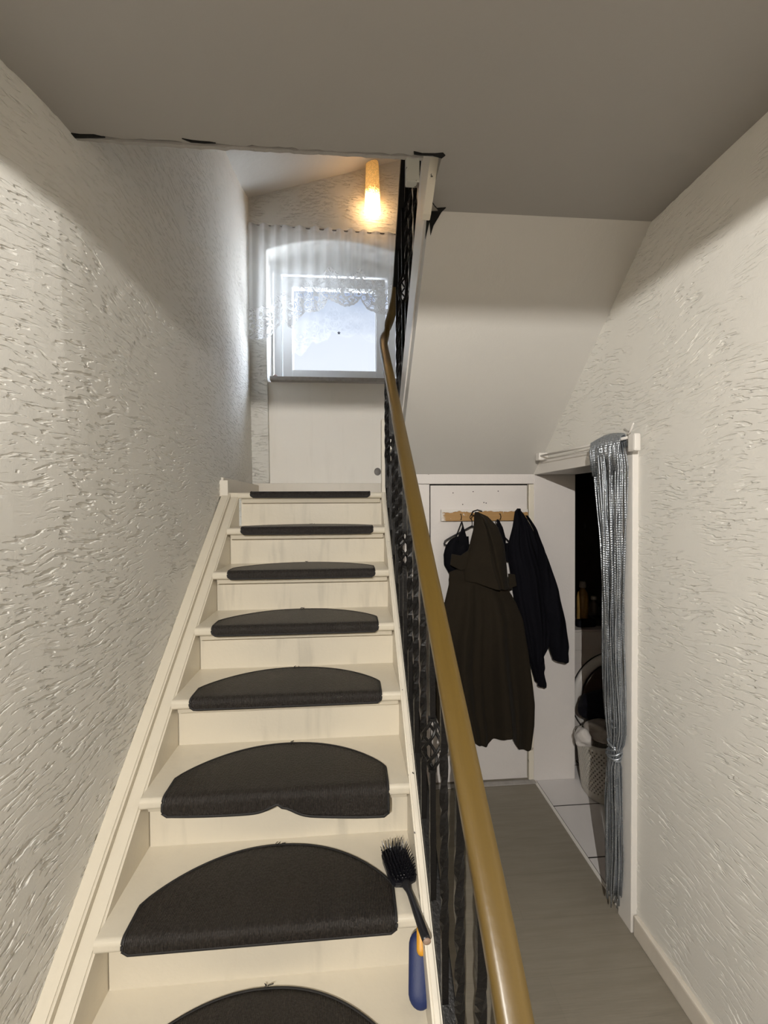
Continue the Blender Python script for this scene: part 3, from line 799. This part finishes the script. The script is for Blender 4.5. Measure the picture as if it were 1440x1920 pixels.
# sleeve tab left, belt end right
bm = nprism([(.535, 1.326), (.584, 1.317), (.627, 1.345), (.632, 1.26), (.584, 1.238), (.527, 1.268)], 'Y', 2.228, 2.240); obj('storm_flap', bm, M_olive, ocoat)
bm = nprism([(.845, 1.215), (.880, 1.210), (.890, 1.150), (.850, 1.135)], 'Y', 2.232, 2.242); obj('belt_end', bm, M_olive, ocoat)
bm = bmesh.new(); tube(bm, [(.690, 2.20, 1.552), (.668, 2.21, 1.560), (.650, 2.23, 1.552), (.645, 2.25, 1.532)], .004, 8); obj('hanging_loop', bm, M_blackplast, ocoat, smooth=True)

# black jacket on the right with a long sleeve
bj = thing('black_jacket', (.95, 2.28, 1.56), 'black jacket hanging at the right end of the rack, sleeve reaching over the jamb', 'jacket', 'clothes on the coat rack')
jl = [(.920, 1.566), (.906, 1.55), (.894, 1.468), (.867, 1.369), (.866, 1.308), (.880, 1.216), (.900, 1.078), (.930, .944), (.965, .80), (1.000, .674), (1.02, .60)]
jr = [(.928, 1.566), (.956, 1.535), (1.008, 1.449), (1.063, 1.318), (1.100, 1.2), (1.115, 1.05), (1.112, .90), (1.095, .80), (1.060, .745), (1.056, .667), (1.070, .60)]
fj = lambda t, s: .014*sin(2*pi*(2.2*t+.3*s))+.006*sin(2*pi*(5*t-.4*s))
cloth_surface('body', jl, jr, [(.86, .60), (1.1, .60)], 1.566, 2.300, .060, fj, M_black, bj, n=40, rows=60)
sl_ = [(.955, 1.53), (1.00, 1.455), (1.022, 1.36), (1.030, 1.20), (1.045, 1.05), (1.075, .93), (1.088, .80), (1.105, .75), (1.112, .735)]
sr_ = [(.962, 1.53), (1.008, 1.455), (1.045, 1.368), (1.078, 1.29), (1.142, 1.117), (1.182, .939), (1.200, .801), (1.196, .775), (1.201, .735)]
fs = lambda t, s: .008*sin(2*pi*(1.5*t+2.2*s))+.004*sin(30*s)
cloth_surface('sleeve', sl_, sr_, [(1.05, .737), (1.16, .722), (1.21, .735)], 1.528, 2.275, .055, fs, M_black, bj, n=26, rows=50)
cloth_surface('sleeve', [(1.00, .80), (1.012, .68), (1.018, .645), (1.020, .585)], [(1.052, .80), (1.056, .69), (1.054, .66), (1.068, .59)], [(1.0, .592), (1.045, .588), (1.07, .60)], .80, 2.262, .035, fs, M_black, bj, n=16, rows=24)

# black tops on hangers
def hanger(name, cx, zt, w, drop, y, label, hookx=None):
    e = thing(name, (cx, y, zt), label, 'hanger', 'black clothes hangers')
    bm = bmesh.new(); h2 = w/2
    pts = [(cx, y, zt), (cx+h2*.5, y, zt-drop*.38), (cx+h2*.93, y, zt-drop*.72), (cx+h2, y, zt-drop*.86), (cx+h2*.93, y, zt-drop), (cx, y, zt-drop), (cx-h2*.93, y, zt-drop), (cx-h2, y, zt-drop*.86), (cx-h2*.93, y, zt-drop*.72), (cx-h2*.5, y, zt-drop*.38), (cx, y, zt)]
    tube(bm, smooth_path(pts, 3), .0042, 8, Vector((0, 1, 0))); obj('frame', bm, M_blackplast, e, smooth=True)
    bm = bmesh.new(); tube(bm, smooth_path([(cx, y, zt), (cx, y, zt+.03), (cx-.012, y, zt+.048), (cx-.002, y, zt+.064), (cx+.012, y, zt+.054)], 3), .0022, 6, Vector((0, 1, 0))); obj('hook', bm, M_iron, e, smooth=True)
    return e
hanger('clothes_hanger', .672, 1.470, .31, .105, 2.325, 'black plastic clothes hanger left of and behind the olive coat')
hanger('clothes_hanger', .822, 1.440, .14, .085, 2.335, 'small black clothes hanger tip between the olive coat and black jacket')
tp = thing('camisole', (.61, 2.31, 1.49), 'black strappy top hanging left of the olive coat', 'clothing', 'clothes on the coat rack')
cloth_surface('body', [(.585, 1.415), (.565, 1.408), (.542, 1.392), (.520, 1.36), (.508, 1.315), (.510, 1.26), (.530, 1.225), (.560, 1.17)], [(.650, 1.415), (.655, 1.30), (.66, 1.16)], [(.5, 1.23), (.55, 1.17), (.66, 1.17)], 1.413, 2.315, .03, lambda t, s: .006*sin(9*t), M_black2, tp, n=24, rows=30)
for a_, b_, w_ in (((.575, 1.412), (.608, 1.496), .0025), ((.608, 1.496), (.632, 1.41), .004)):
    bm = bmesh.new(); tube(bm, [(a_[0], 2.305, a_[1]), (b_[0], 2.305, b_[1])], w_, 6); obj('strap', bm, M_black2, tp)
bm = nprism([(.600, 1.44), (.612, 1.475), (.622, 1.44), (.640, 1.38), (.655, 1.30), (.600, 1.34), (.585, 1.41)], 'Y', 2.296, 2.304); obj('cup', bm, M_black2, tp)
bs = thing('black_bag_strap', (.82, 2.32, 1.5), 'black cloth strap hanging right behind the olive hood', 'strap', 'clothes on the coat rack')
cloth_surface('band', [(.812, 1.505), (.812, 1.46), (.822, 1.40), (.835, 1.32)], [(.822, 1.505), (.846, 1.46), (.862, 1.40), (.866, 1.32)], [(.80, 1.33), (.87, 1.33)], 1.504, 2.32, .012, lambda t, s: 0, M_black2, bs, n=8, rows=12)
cloth_surface('bag', [(.866, 1.375), (.850, 1.30), (.845, 1.255)], [(.888, 1.375), (.895, 1.30), (.900, 1.262)], [(.84, 1.275), (.87, 1.272), (.905, 1.255)], 1.373, 2.325, .015, lambda t, s: 0, M_black2, bs, n=8, rows=12)

# ------------------------------------------------------------------ string curtain at the doorway
rod = thing('curtain_rod', (WR-.03, 1.83, 1.83), 'thin white curtain rod above the low doorway', 'curtain rod')
bm = bmesh.new(); tube(bm, [(WR-.040, 2.225, 1.845), (WR-.040, 1.45, 1.828)], .0055, 8); obj('rod', bm, M_white, rod, smooth=True)
bm = bmesh.new(); tube(bm, [(WR-.034, 2.20, 1.822), (WR-.034, 1.60, 1.812)], .002, 6); obj('wire', bm, M_white, rod, smooth=True)
obj('bracket', nbox(WR-.050, WR+.0, 2.19, 2.235, 1.822, 1.862, bev=.006), M_white, rod)
obj('bracket', nbox(WR-.048, WR-.0225, 1.432, 1.472, 1.775, 1.838, bev=.008), M_white, rod)
bm = bmesh.new(); tube(bm, [(WR-.04, 1.50, 1.862), (WR-.04, 1.47, 1.842), (WR-.04, 1.455, 1.866)], .004, 6)
tube(bm, [(WR-.04, 1.475, 1.845), (WR-.045, 1.44, 1.875)], .003, 6); obj('clip', bm, M_white, rod, smooth=True)
cur = thing('string_curtain', (WR-.03, 1.59, .05), 'silver string curtain gathered and knotted at the near side of the doorway', 'curtain')
rnd = random.Random(11)
bm = bmesh.new(); NS = 46
CW = [(1.83, 1.500, 1.695), (1.73, 1.480, 1.680), (1.47, 1.495, 1.630), (1.08, 1.500, 1.604), (.85, 1.49, 1.60), (.75, 1.482, 1.592), (.692, 1.495, 1.575), (.655, 1.515, 1.558), (.60, 1.508, 1.572), (.45, 1.50, 1.585), (.25, 1.50, 1.582), (.12, 1.51, 1.578), (.055, 1.515, 1.572)]
def cw(z):
    for (z0, a0, b0), (z1, a1, b1) in zip(CW, CW[1:]):
        if z0 >= z >= z1:
            t = (z0-z)/(z0-z1); return a0+(a1-a0)*t, b0+(b1-b0)*t
    return (CW[0][1:] if z > CW[0][0] else CW[-1][1:])
for k in range(NS):
    u = (k+.5)/NS; u1 = min(1, max(0, u+rnd.uniform(-.07, .07))); u2 = min(1, max(0, u+rnd.uniform(-.16, .16)))
    xo = rnd.uniform(-.020, .016); ph = rnd.uniform(0, 6); pts = []
    zend = .05+rnd.uniform(0, .05)
    stray = k >= NS-5
    z = 1.815; 
    while z > zend:
        a_, b_ = cw(z); t = (1.815-z)/1.76
        uu = u*(1-min(1, t*2))+u1*min(1, t*2) if t < .5 else u1*(2-2*t)+u2*(2*t-1)
        yy = a_+(b_-a_)*uu+.003*sin(ph+z*9)
        sq = .35 if .62 < z < .69 else 1
        pts.append((WR-.052+xo*sq+.002*sin(ph*2+z*13), yy, z)); z -= .045
    prof = [(-.0028, -.0012), (.0028, -.0012), (.0028, .0012), (-.0028, .0012)] if k % 3 == 0 else circ(.0023, 6)
    sweep(bm, pts, prof, Vector((.3*cos(ph), sin(ph), .1)))
o = obj('strands', bm, M_silver, cur, smooth=True); o['kind'] = 'stuff'
# folded heading thrown over the rod
bm = bmesh.new()
for k in range(40):
    u = k/39; yy = 1.502+.190*u; ln_ = .10+.03*sin(u*9)+rnd.uniform(-.015, .015)
    dz = .012*sin(u*pi)
    pts = [(WR-.028, yy, 1.80), (WR-.030, yy, 1.835+dz), (WR-.040, yy, 1.846+dz), (WR-.054, yy, 1.838+dz), (WR-.060-rnd.uniform(0, .008), yy+rnd.uniform(-.004, .004)-.010*u, 1.80), (WR-.062, yy-.012*u, 1.838-ln_)]
    tube(bm, pts, .0034, 6, Vector((0, 1, .1)))
obj('heading', bm, M_silver, cur, smooth=True, label='bunched heading looped over the rod')
bm = bmesh.new()
for k in range(7):
    pts = []; r0 = .026+.004*sin(k)
    for i in range(17): a_ = 2*pi*i/16; pts.append((WR-.052+(r0*.85)*cos(a_), 1.536+(r0)*sin(a_), .655+.012*sin(a_+k)+(k-3)*.007))
    tube(bm, pts, .0036, 6, Vector((0, 0, 1)))
obj('knot', bm, M_silver, cur, smooth=True)
bm = bmesh.new()
for k in range(9):
    a_ = rnd.uniform(0, 6.28); r_ = .02; c_ = Vector((WR-.05, 1.540, .735)); pts = [c_+Vector((.6*r_*cos(a_+i*.5), r_*1.4*sin(a_+i*.5), .035*cos(i*.5+k))) for i in range(7)]
    tube(bm, pts, .0028, 5)
obj('loops', bm, M_silver, cur, smooth=True)

# ------------------------------------------------------------------ utility room things
wm = thing('washing_machine', (1.63, 2.5, 0), 'white front-loading washing machine in the dark room behind the string curtain', 'washing machine')
obj('body', nbox(1.292, 1.90, 2.49, 3.05, .015, .82, bev=.008), M_machine, wm)
obj('control_panel', nbox(1.297, 1.895, 2.478, 2.492, .70, .812, bev=.003), M_machine, wm)
bm = bmesh.new(); lathe(bm, [(.272, 0), (.268, .022), (.236, .034), (.222, .028), (.219, .006)], (1.605, 2.490, .41), 56, Vector((0, -1, 0))); dr = obj('door_ring', bm, M_machgrey, wm, smooth=True)
bm = bmesh.new(); lathe(bm, [(.218, .004), (.20, .022), (.13, .034), (.0, .038)], (1.605, 2.490, .41), 48, Vector((0, -1, 0))); obj('door_glass', bm, M_smoke, dr, smooth=True)
bm = bmesh.new(); lathe(bm, [(.2755, 0), (.2755, .004), (.271, .004)], (1.605, 2.490, .41), 56, Vector((0, -1, 0))); obj('door_seam', bm, M_hole, wm)
def bottle(x, y, z, h, r, m, mc, label, name='bottle'):
    e = thing(name, (x, y, z), label, 'bottle', 'things on the washing machine')
    bm = bmesh.new(); lathe(bm, [(r*.9, 0), (r, .01), (r, h*.62), (r*.85, h*.72), (r*.4, h*.82), (r*.38, h*.86)], (x, y, z), 20); obj('body', bm, m, e, smooth=True)
    bm = bmesh.new(); lathe(bm, [(r*.55, h*.85), (r*.6, h*.87), (r*.58, h*.98), (r*.4, h)], (x, y, z), 16); obj('cap', bm, mc, e, smooth=True)
bottle(1.490, 2.64, .82, .27, .036, M_bottle, M_cap, 'amber bottle with a pale cap standing on the washing machine')
bottle(1.600, 2.70, .82, .16, .030, simple('dark_bottle', (.05, .035, .03), .4), M_cap, 'short dark bottle on the washing machine right of the amber one')
bm = bmesh.new(); box(bm, 1.40, 1.52, 2.53, 2.58, .82, .868, bev=.015); obj('dark_pouch', bm, M_black, label='black pouch lying on the front edge of the washing machine', cat='pouch')
bm = bmesh.new(); box(bm, 1.53, 1.70, 2.56, 2.66, .82, .865, bev=.01); obj('dark_tray', bm, simple('dark_tray', (.025, .018, .014), .3), label='dark tray on the washing machine beside the black pouch', cat='tray')

# perforated laundry basket
lb = thing('laundry_basket', (1.425, 2.222, 0), 'pale perforated plastic laundry basket full of washing beside the doorway', 'basket')
bm = bmesh.new(); NU, NV = 96, 22; cx, cy, hx, hy = 1.425, 2.222, .178, .122; Hh = .305
def sup(a_, hx, hy, p=3.2):
    c_, s_ = cos(a_), sin(a_); k = (abs(c_)**p+abs(s_)**p)**(-1/p); return hx*k*c_, hy*k*s_
gr = []
for v in range(NV+1):
    z = .004+Hh*v/NV; k = .84+.16*(v/NV)**.8; row = []
    for u in range(NU): dx, dy = sup(2*pi*u/NU, hx*k, hy*k); row.append(bm.verts.new((cx+dx, cy+dy, z)))
    gr.append(row)
def holed(u, v): return 3 <= v <= NV-3 and ((u+ (v//1) ) % 2 == 0)
for v in range(NV):
    for u in range(NU):
        if holed(u, v): 
            # frame the hole: inset quad ring
            q = [gr[v][u], gr[v][(u+1) % NU], gr[v+1][(u+1) % NU], gr[v+1][u]]
            c_ = sum((w.co for w in q), Vector())/4; inn = [bm.verts.new(c_+(w.co-c_)*.62) for w in q]
            for i in range(4): bm.faces.new((q[i], q[(i+1) % 4], inn[(i+1) % 4], inn[i]))
        else: bm.faces.new((gr[v][u], gr[v][(u+1) % NU], gr[v+1][(u+1) % NU], gr[v+1][u]))
bm.faces.new(gr[0])
o = obj('body', bm, M_basket, lb); md = o.modifiers.new('solid', 'SOLIDIFY'); md.thickness = .003
bm = bmesh.new(); pts = []
for u in range(NU+1): dx, dy = sup(2*pi*u/NU, hx*1.03, hy*1.03); pts.append((cx+dx, cy+dy, Hh+.002))
tube(bm, pts, .008, 6); obj('rim', bm, M_basket, lb, smooth=True)
def heap(name, c, r, mat_, label, seed=1, cat='laundry', amp=.22):
    rr = random.Random(seed); bm = bmesh.new(); bmesh.ops.create_icosphere(bm, subdivisions=4, radius=1)
    fs_ = [(Vector((rr.uniform(-1, 1), rr.uniform(-1, 1), rr.uniform(-1, 1)))*5, rr.uniform(0, 6)) for _ in range(7)]
    for v in bm.verts:
        p = v.co.copy(); k = 1+amp*sum(sin(f_.dot(p)+ph) for f_, ph in fs_)/3.2
        v.co = Vector((c[0]+p.x*r[0]*k, c[1]+p.y*r[1]*k, c[2]+p.z*r[2]*k))
    return obj(name, bm, mat_, smooth=True, label=label, cat=cat, group='washing in and above the basket')
heap('white_towel', (1.225, 2.165, .345), (.042, .05, .045), M_towel, 'crumpled white towel hanging over the left rim of the laundry basket', 3)
heap('grey_cloth', (1.335, 2.18, .365), (.075, .08, .050), M_greycloth, 'crumpled grey cloth on top of the laundry basket', 5)
heap('black_garment', (1.385, 2.255, .470), (.115, .075, .075), M_black, 'black garment heaped behind the towel in front of the washing machine door', 8)
heap('black_sock', (1.415, 2.115, .33), (.035, .03, .040), M_black, 'small black garment poking out of the basket by the curtain', 9)

# ------------------------------------------------------------------ brushes on the stairs
ty, tz = nose(2)
hb = thing('hairbrush', (.137, 1.17, tz), 'black paddle hairbrush lying on the tread at the right end of a mat', 'hairbrush')
def prect(cx, cy, hx, hy, p=3.5, n=28, ang=0):
    out = []
    for i in range(n): a_, b_ = sup(2*pi*i/n, hx, hy, p); out.append((cx+a_*cos(ang)-b_*sin(ang), cy+a_*sin(ang)+b_*cos(ang)))
    return out
bm = bmesh.new(); ang = .22
HC = Vector((.128, 1.185, 0))
prism(bm, prect(HC.x, HC.y, .038, .062, 5, 28, ang), 'Z', tz+.004, tz+.016); bmesh.ops.bevel(bm, geom=[e for e in bm.edges if abs(e.verts[0].co.z-e.verts[1].co.z) < 1e-5], offset=.003, segments=2, affect='EDGES')
hd = obj('head', bm, M_blackplast, hb, smooth=False)
bm = bmesh.new(); prism(bm, prect(HC.x, HC.y, .034, .056, 5, 28, ang), 'Z', tz+.016, tz+.020); obj('cushion', bm, M_black, hd)
bm = bmesh.new(); rb = random.Random(2)
for iy in range(15):
    for ix in range(9):
        a_ = (ix-4)/4*.032; b_ = (iy-7)/7*.056
        if (abs(a_)/.034)**5+(abs(b_)/.058)**5 > 1.1: continue
        px_ = HC.x+a_*cos(ang)-b_*sin(ang); py_ = HC.y+a_*sin(ang)+b_*cos(ang); lx, ly = a_*.28+rb.uniform(-.002, .002), b_*.22+rb.uniform(-.002, .002)
        tube(bm, [(px_, py_, tz+.019), (px_+lx*.5, py_+ly*.5, tz+.030), (px_+lx, py_+ly, tz+.036)], .0013, 4)
o = obj('bristles', bm, M_blackplast, hd); o['kind'] = 'stuff'
bm = bmesh.new(); hp_ = [(.141, 1.130, tz+.011), (.146, 1.105, tz+.012), (.151, 1.080, tz+.013), (.157, 1.045, tz+.014), (.165, 1.00, tz+.012), (.171, .975, tz+.009)]
sweep(bm, smooth_path(hp_, 3), [(a_*1.0, b_*.75) for a_, b_ in circ(.0095, 12)], scale=[1.7, 1.4, 1.15, .9, .85, .85, .9, .95, 1, 1.05, 1.1, 1.1, 1.15, 1.15, 1.15, 1.1]); obj('handle', bm, M_blackplast, hb, smooth=True)
bm = bmesh.new(); bmesh.ops.create_uvsphere(bm, u_segments=14, v_segments=8, radius=.0098)
for v in bm.verts: v.co = Vector((v.co.x+.1715, v.co.y*.5+.973, v.co.z*.8+tz+.009))
obj('end_cap', bm, M_tan, hb, smooth=True, label='tan end cap')

ty, tz1 = nose(1)
bb_ = thing('blue_brush', (.160, 1.03, tz1), 'blue oval brush with an orange tongue leaning against the riser under the hairbrush', 'brush')
def capsule_bm(c0, c1, w, t_, nz_=18, nr=20):
    bm = bmesh.new(); c0, c1 = Vector(c0), Vector(c1); ax = (c1-c0).normalized(); L_ = (c1-c0).length; s = Vector((1, 0, 0)); n_ = s.cross(ax).normalized(); s = ax.cross(n_)
    rg = []
    for i in range(nz_+1):
        h = L_*(.5-.5*cos(pi*i/nz_)); e_ = w/2; d = min(h, L_-h); k = sqrt(max(0, 1-(1-min(1, d/e_))**2)); k = max(k, .01)
        rg.append([bm.verts.new(c0+ax*h+s*(w/2*k*cos(2*pi*q/nr))+n_*(t_/2*k*sin(2*pi*q/nr))) for q in range(nr)])
    for i in range(nz_):
        for q in range(nr): bm.faces.new((rg[i][q], rg[i][(q+1) % nr], rg[i+1][(q+1) % nr], rg[i+1][q]))
    bm.faces.new(rg[0]); bm.faces.new(rg[-1][::-1]); return bm
obj('body', capsule_bm((.157, .985, tz1+.014), (.172, 1.075, tz1+.118), .058, .028), M_blue, bb_, smooth=True)
obj('tongue', capsule_bm((.168, 1.034, tz1+.092), (.176, 1.082, tz1+.150), .024, .014), M_orange, bb_, smooth=True, label='orange tongue')

# ------------------------------------------------------------------ window lace, rod, wall lamp
wr = thing('curtain_rod', (-.2, YW-.04, 3.70), 'thin dark rod carrying the lace curtain above the window arch', 'curtain rod')
bm = bmesh.new(); tube(bm, [(-.752, YW-.045, 3.700), (.46, YW-.045, 3.672)], .005, 8); obj('rod', bm, simple('dark_rod', (.16, .15, .14), .4), wr, smooth=True)
for x in (-.735, .45): obj('bracket', nbox(x-.008, x+.008, YW-.052, YW+.0, 3.66 if x > 0 else 3.69, 3.685 if x > 0 else 3.712, bev=.002), M_white, wr)
lc = thing('lace_curtain', (-.15, YW-.045, 3.69), 'sheer white lace curtain with scalloped hem in front of the window', 'curtain')
HEM = [(-.752, 2.835), (-.643, 2.841), (-.60, 2.86), (-.56, 2.90), (-.535, 2.945), (-.50, 2.965), (-.47, 2.945), (-.44, 2.925), (-.424, 2.935), (-.40, 2.97), (-.376, 3.004), (-.35, 3.035), (-.331, 3.062), (-.31, 3.048), (-.287, 3.048), (-.24, 3.062), (-.194, 3.086), (-.175, 3.12), (-.162, 3.156), (-.13, 3.143), (-.085, 3.122), (-.04, 3.104), (-.016, 3.102), (.01, 3.108), (.053, 3.13), (.086, 3.163), (.105, 3.13), (.143, 3.084), (.176, 3.070), (.22, 3.058), (.258, 3.051), (.30, 3.045), (.34, 3.052), (.382, 3.060), (.42, 3.03), (.455, 3.0)]
def hemz(x):
    for (a_, za), (b_, zb) in zip(HEM, HEM[1:]):
        if a_ <= x <= b_: return za+(zb-za)*(x-a_)/(b_-a_)
    return HEM[0][1] if x < HEM[0][0] else HEM[-1][1]
bm = bmesh.new(); NX, NZ = 260, 44; gv = []; hv = []; fv = []
lh = bm.verts.layers.float.new('hem'); lf = bm.verts.layers.float.new('fold')
for i in range(NX+1):
    x = -.750+1.205*i/NX; zt_ = 3.712-.028*(x+.75)/1.2; zb_ = hemz(x)+.006*abs(sin(x*95)); col_ = []
    tab = .5+.5*sin(2*pi*x/.128+1.2)
    fd = max(0, sin(2*pi*x/.096+.8*sin(x*11)))**6
    for k in range(NZ+1):
        s = k/NZ; z = zt_+(zb_-zt_)*s
        zz = z - (0.010*(1-tab) if s < .02 else 0)
        y_ = YW-.055-.010*sin(2*pi*x/.096+.8*sin(x*11)+s*.8)*(1-.5*s)-.004*sin(x*70+3*s)
        v = bm.verts.new((x, y_, zz)); v[lh] = s if zb_ > 2.5 else s
        d_ = (z-zb_); v[lh] = max(0, 1-d_/.36); v[lf] = fd*(1-.75*s)+(.9*tab if s < .06 else 0)+(.5 if x < -.72 else 0)
        col_.append(v)
    gv.append(col_)
for i in range(NX):
    for k in range(NZ): bm.faces.new((gv[i][k], gv[i+1][k], gv[i+1][k+1], gv[i][k+1]))
me_o = obj('lace_panel', bm, M_lace, lc, smooth=True)

wl = thing('wall_lamp', (.181, YW-.07, 3.802), 'lit amber glass wall lamp above the window arch', 'wall lamp')
bm = bmesh.new(); prof = [(.0, .0), (.050, .001), (.0575, .008), (.058, .03), (.0555, .15), (.050, .30), (.0485, .37), (.046, .384), (.0, .385)]
lathe(bm, [(r_*1.02, h_) for r_, h_ in prof], (0, 0, 0), 28)
me = bpy.data.meshes.new('shade'); bmesh.ops.recalc_face_normals(bm, faces=bm.faces); bm.to_mesh(me); bm.free(); me.materials.append(M_lampglass)
for p in me.polygons: p.use_smooth = True
so = bpy.data.objects.new('lamp_shade', me); COL.objects.link(so); so.parent = wl; so.location = (0, 0, 0)
obj('wall_plate', nbox(.15, .212, YW-.012, YW, 3.98, 4.11, bev=.004), M_rail, wl)
obj('arm', nbox(.172, .190, YW-.03, YW-.01, 4.03, 4.06, bev=.002), M_rail, wl)

# small dark plug low on the window wall by the newel
bm = bmesh.new(); bmesh.ops.create_uvsphere(bm, u_segments=14, v_segments=8, radius=.028)
for v in bm.verts: v.co = Vector((.215+v.co.x, YW+.040+v.co.y*.4, 1.855+v.co.z*1.1))
obj('wall_plug', bm, simple('grey_plug', (.22, .21, .20), .7), smooth=True, label='small dark grey plug on the wall beside the landing newel', cat='plug')
# tiny knob on the sill left end
bm = bmesh.new(); lathe(bm, [(.020, 0), (.022, .008), (.012, .018), (.006, .024)], (-.575, YW+.03, 2.582), 14); obj('sill_cup', bm, simple('pinkish_cap', (.32, .24, .22), .5), smooth=True, label='small pinkish cap standing on the left end of the window sill', cat='cap')

# ------------------------------------------------------------------ hall lamp behind the camera
hl = thing('hall_pendant', (LAMP_POS.x, LAMP_POS.y, 2.30), 'flat pendant lamp in the hall behind the viewer', 'ceiling lamp')
bm = bmesh.new(); lathe(bm, [(.02, .022), (.05, .022), (.29, .0225), (.315, .002), (.317, .002), (.300, .026), (.10, .05), (.02, .07), (.015, .075)], (LAMP_POS.x, LAMP_POS.y, 2.306), 48); obj('shade', bm, simple('shade_enamel', (.02, .02, .02), .6), hl, smooth=False)
bm = bmesh.new(); tube(bm, [(LAMP_POS.x, LAMP_POS.y, 2.375), (LAMP_POS.x, LAMP_POS.y, CZ)], .004, 6, Vector((1, 0, 0))); obj('cord', bm, M_blackplast, hl)
ld = bpy.data.lights.new('hall_bulb', 'POINT'); ld.energy = LAMP_W; ld.shadow_soft_size = .004; ld.color = (1, .955, .885)
lo = bpy.data.objects.new('hall_bulb', ld); COL.objects.link(lo); lo.parent = hl; lo.location = (0, 0, LAMP_POS.z-2.30)
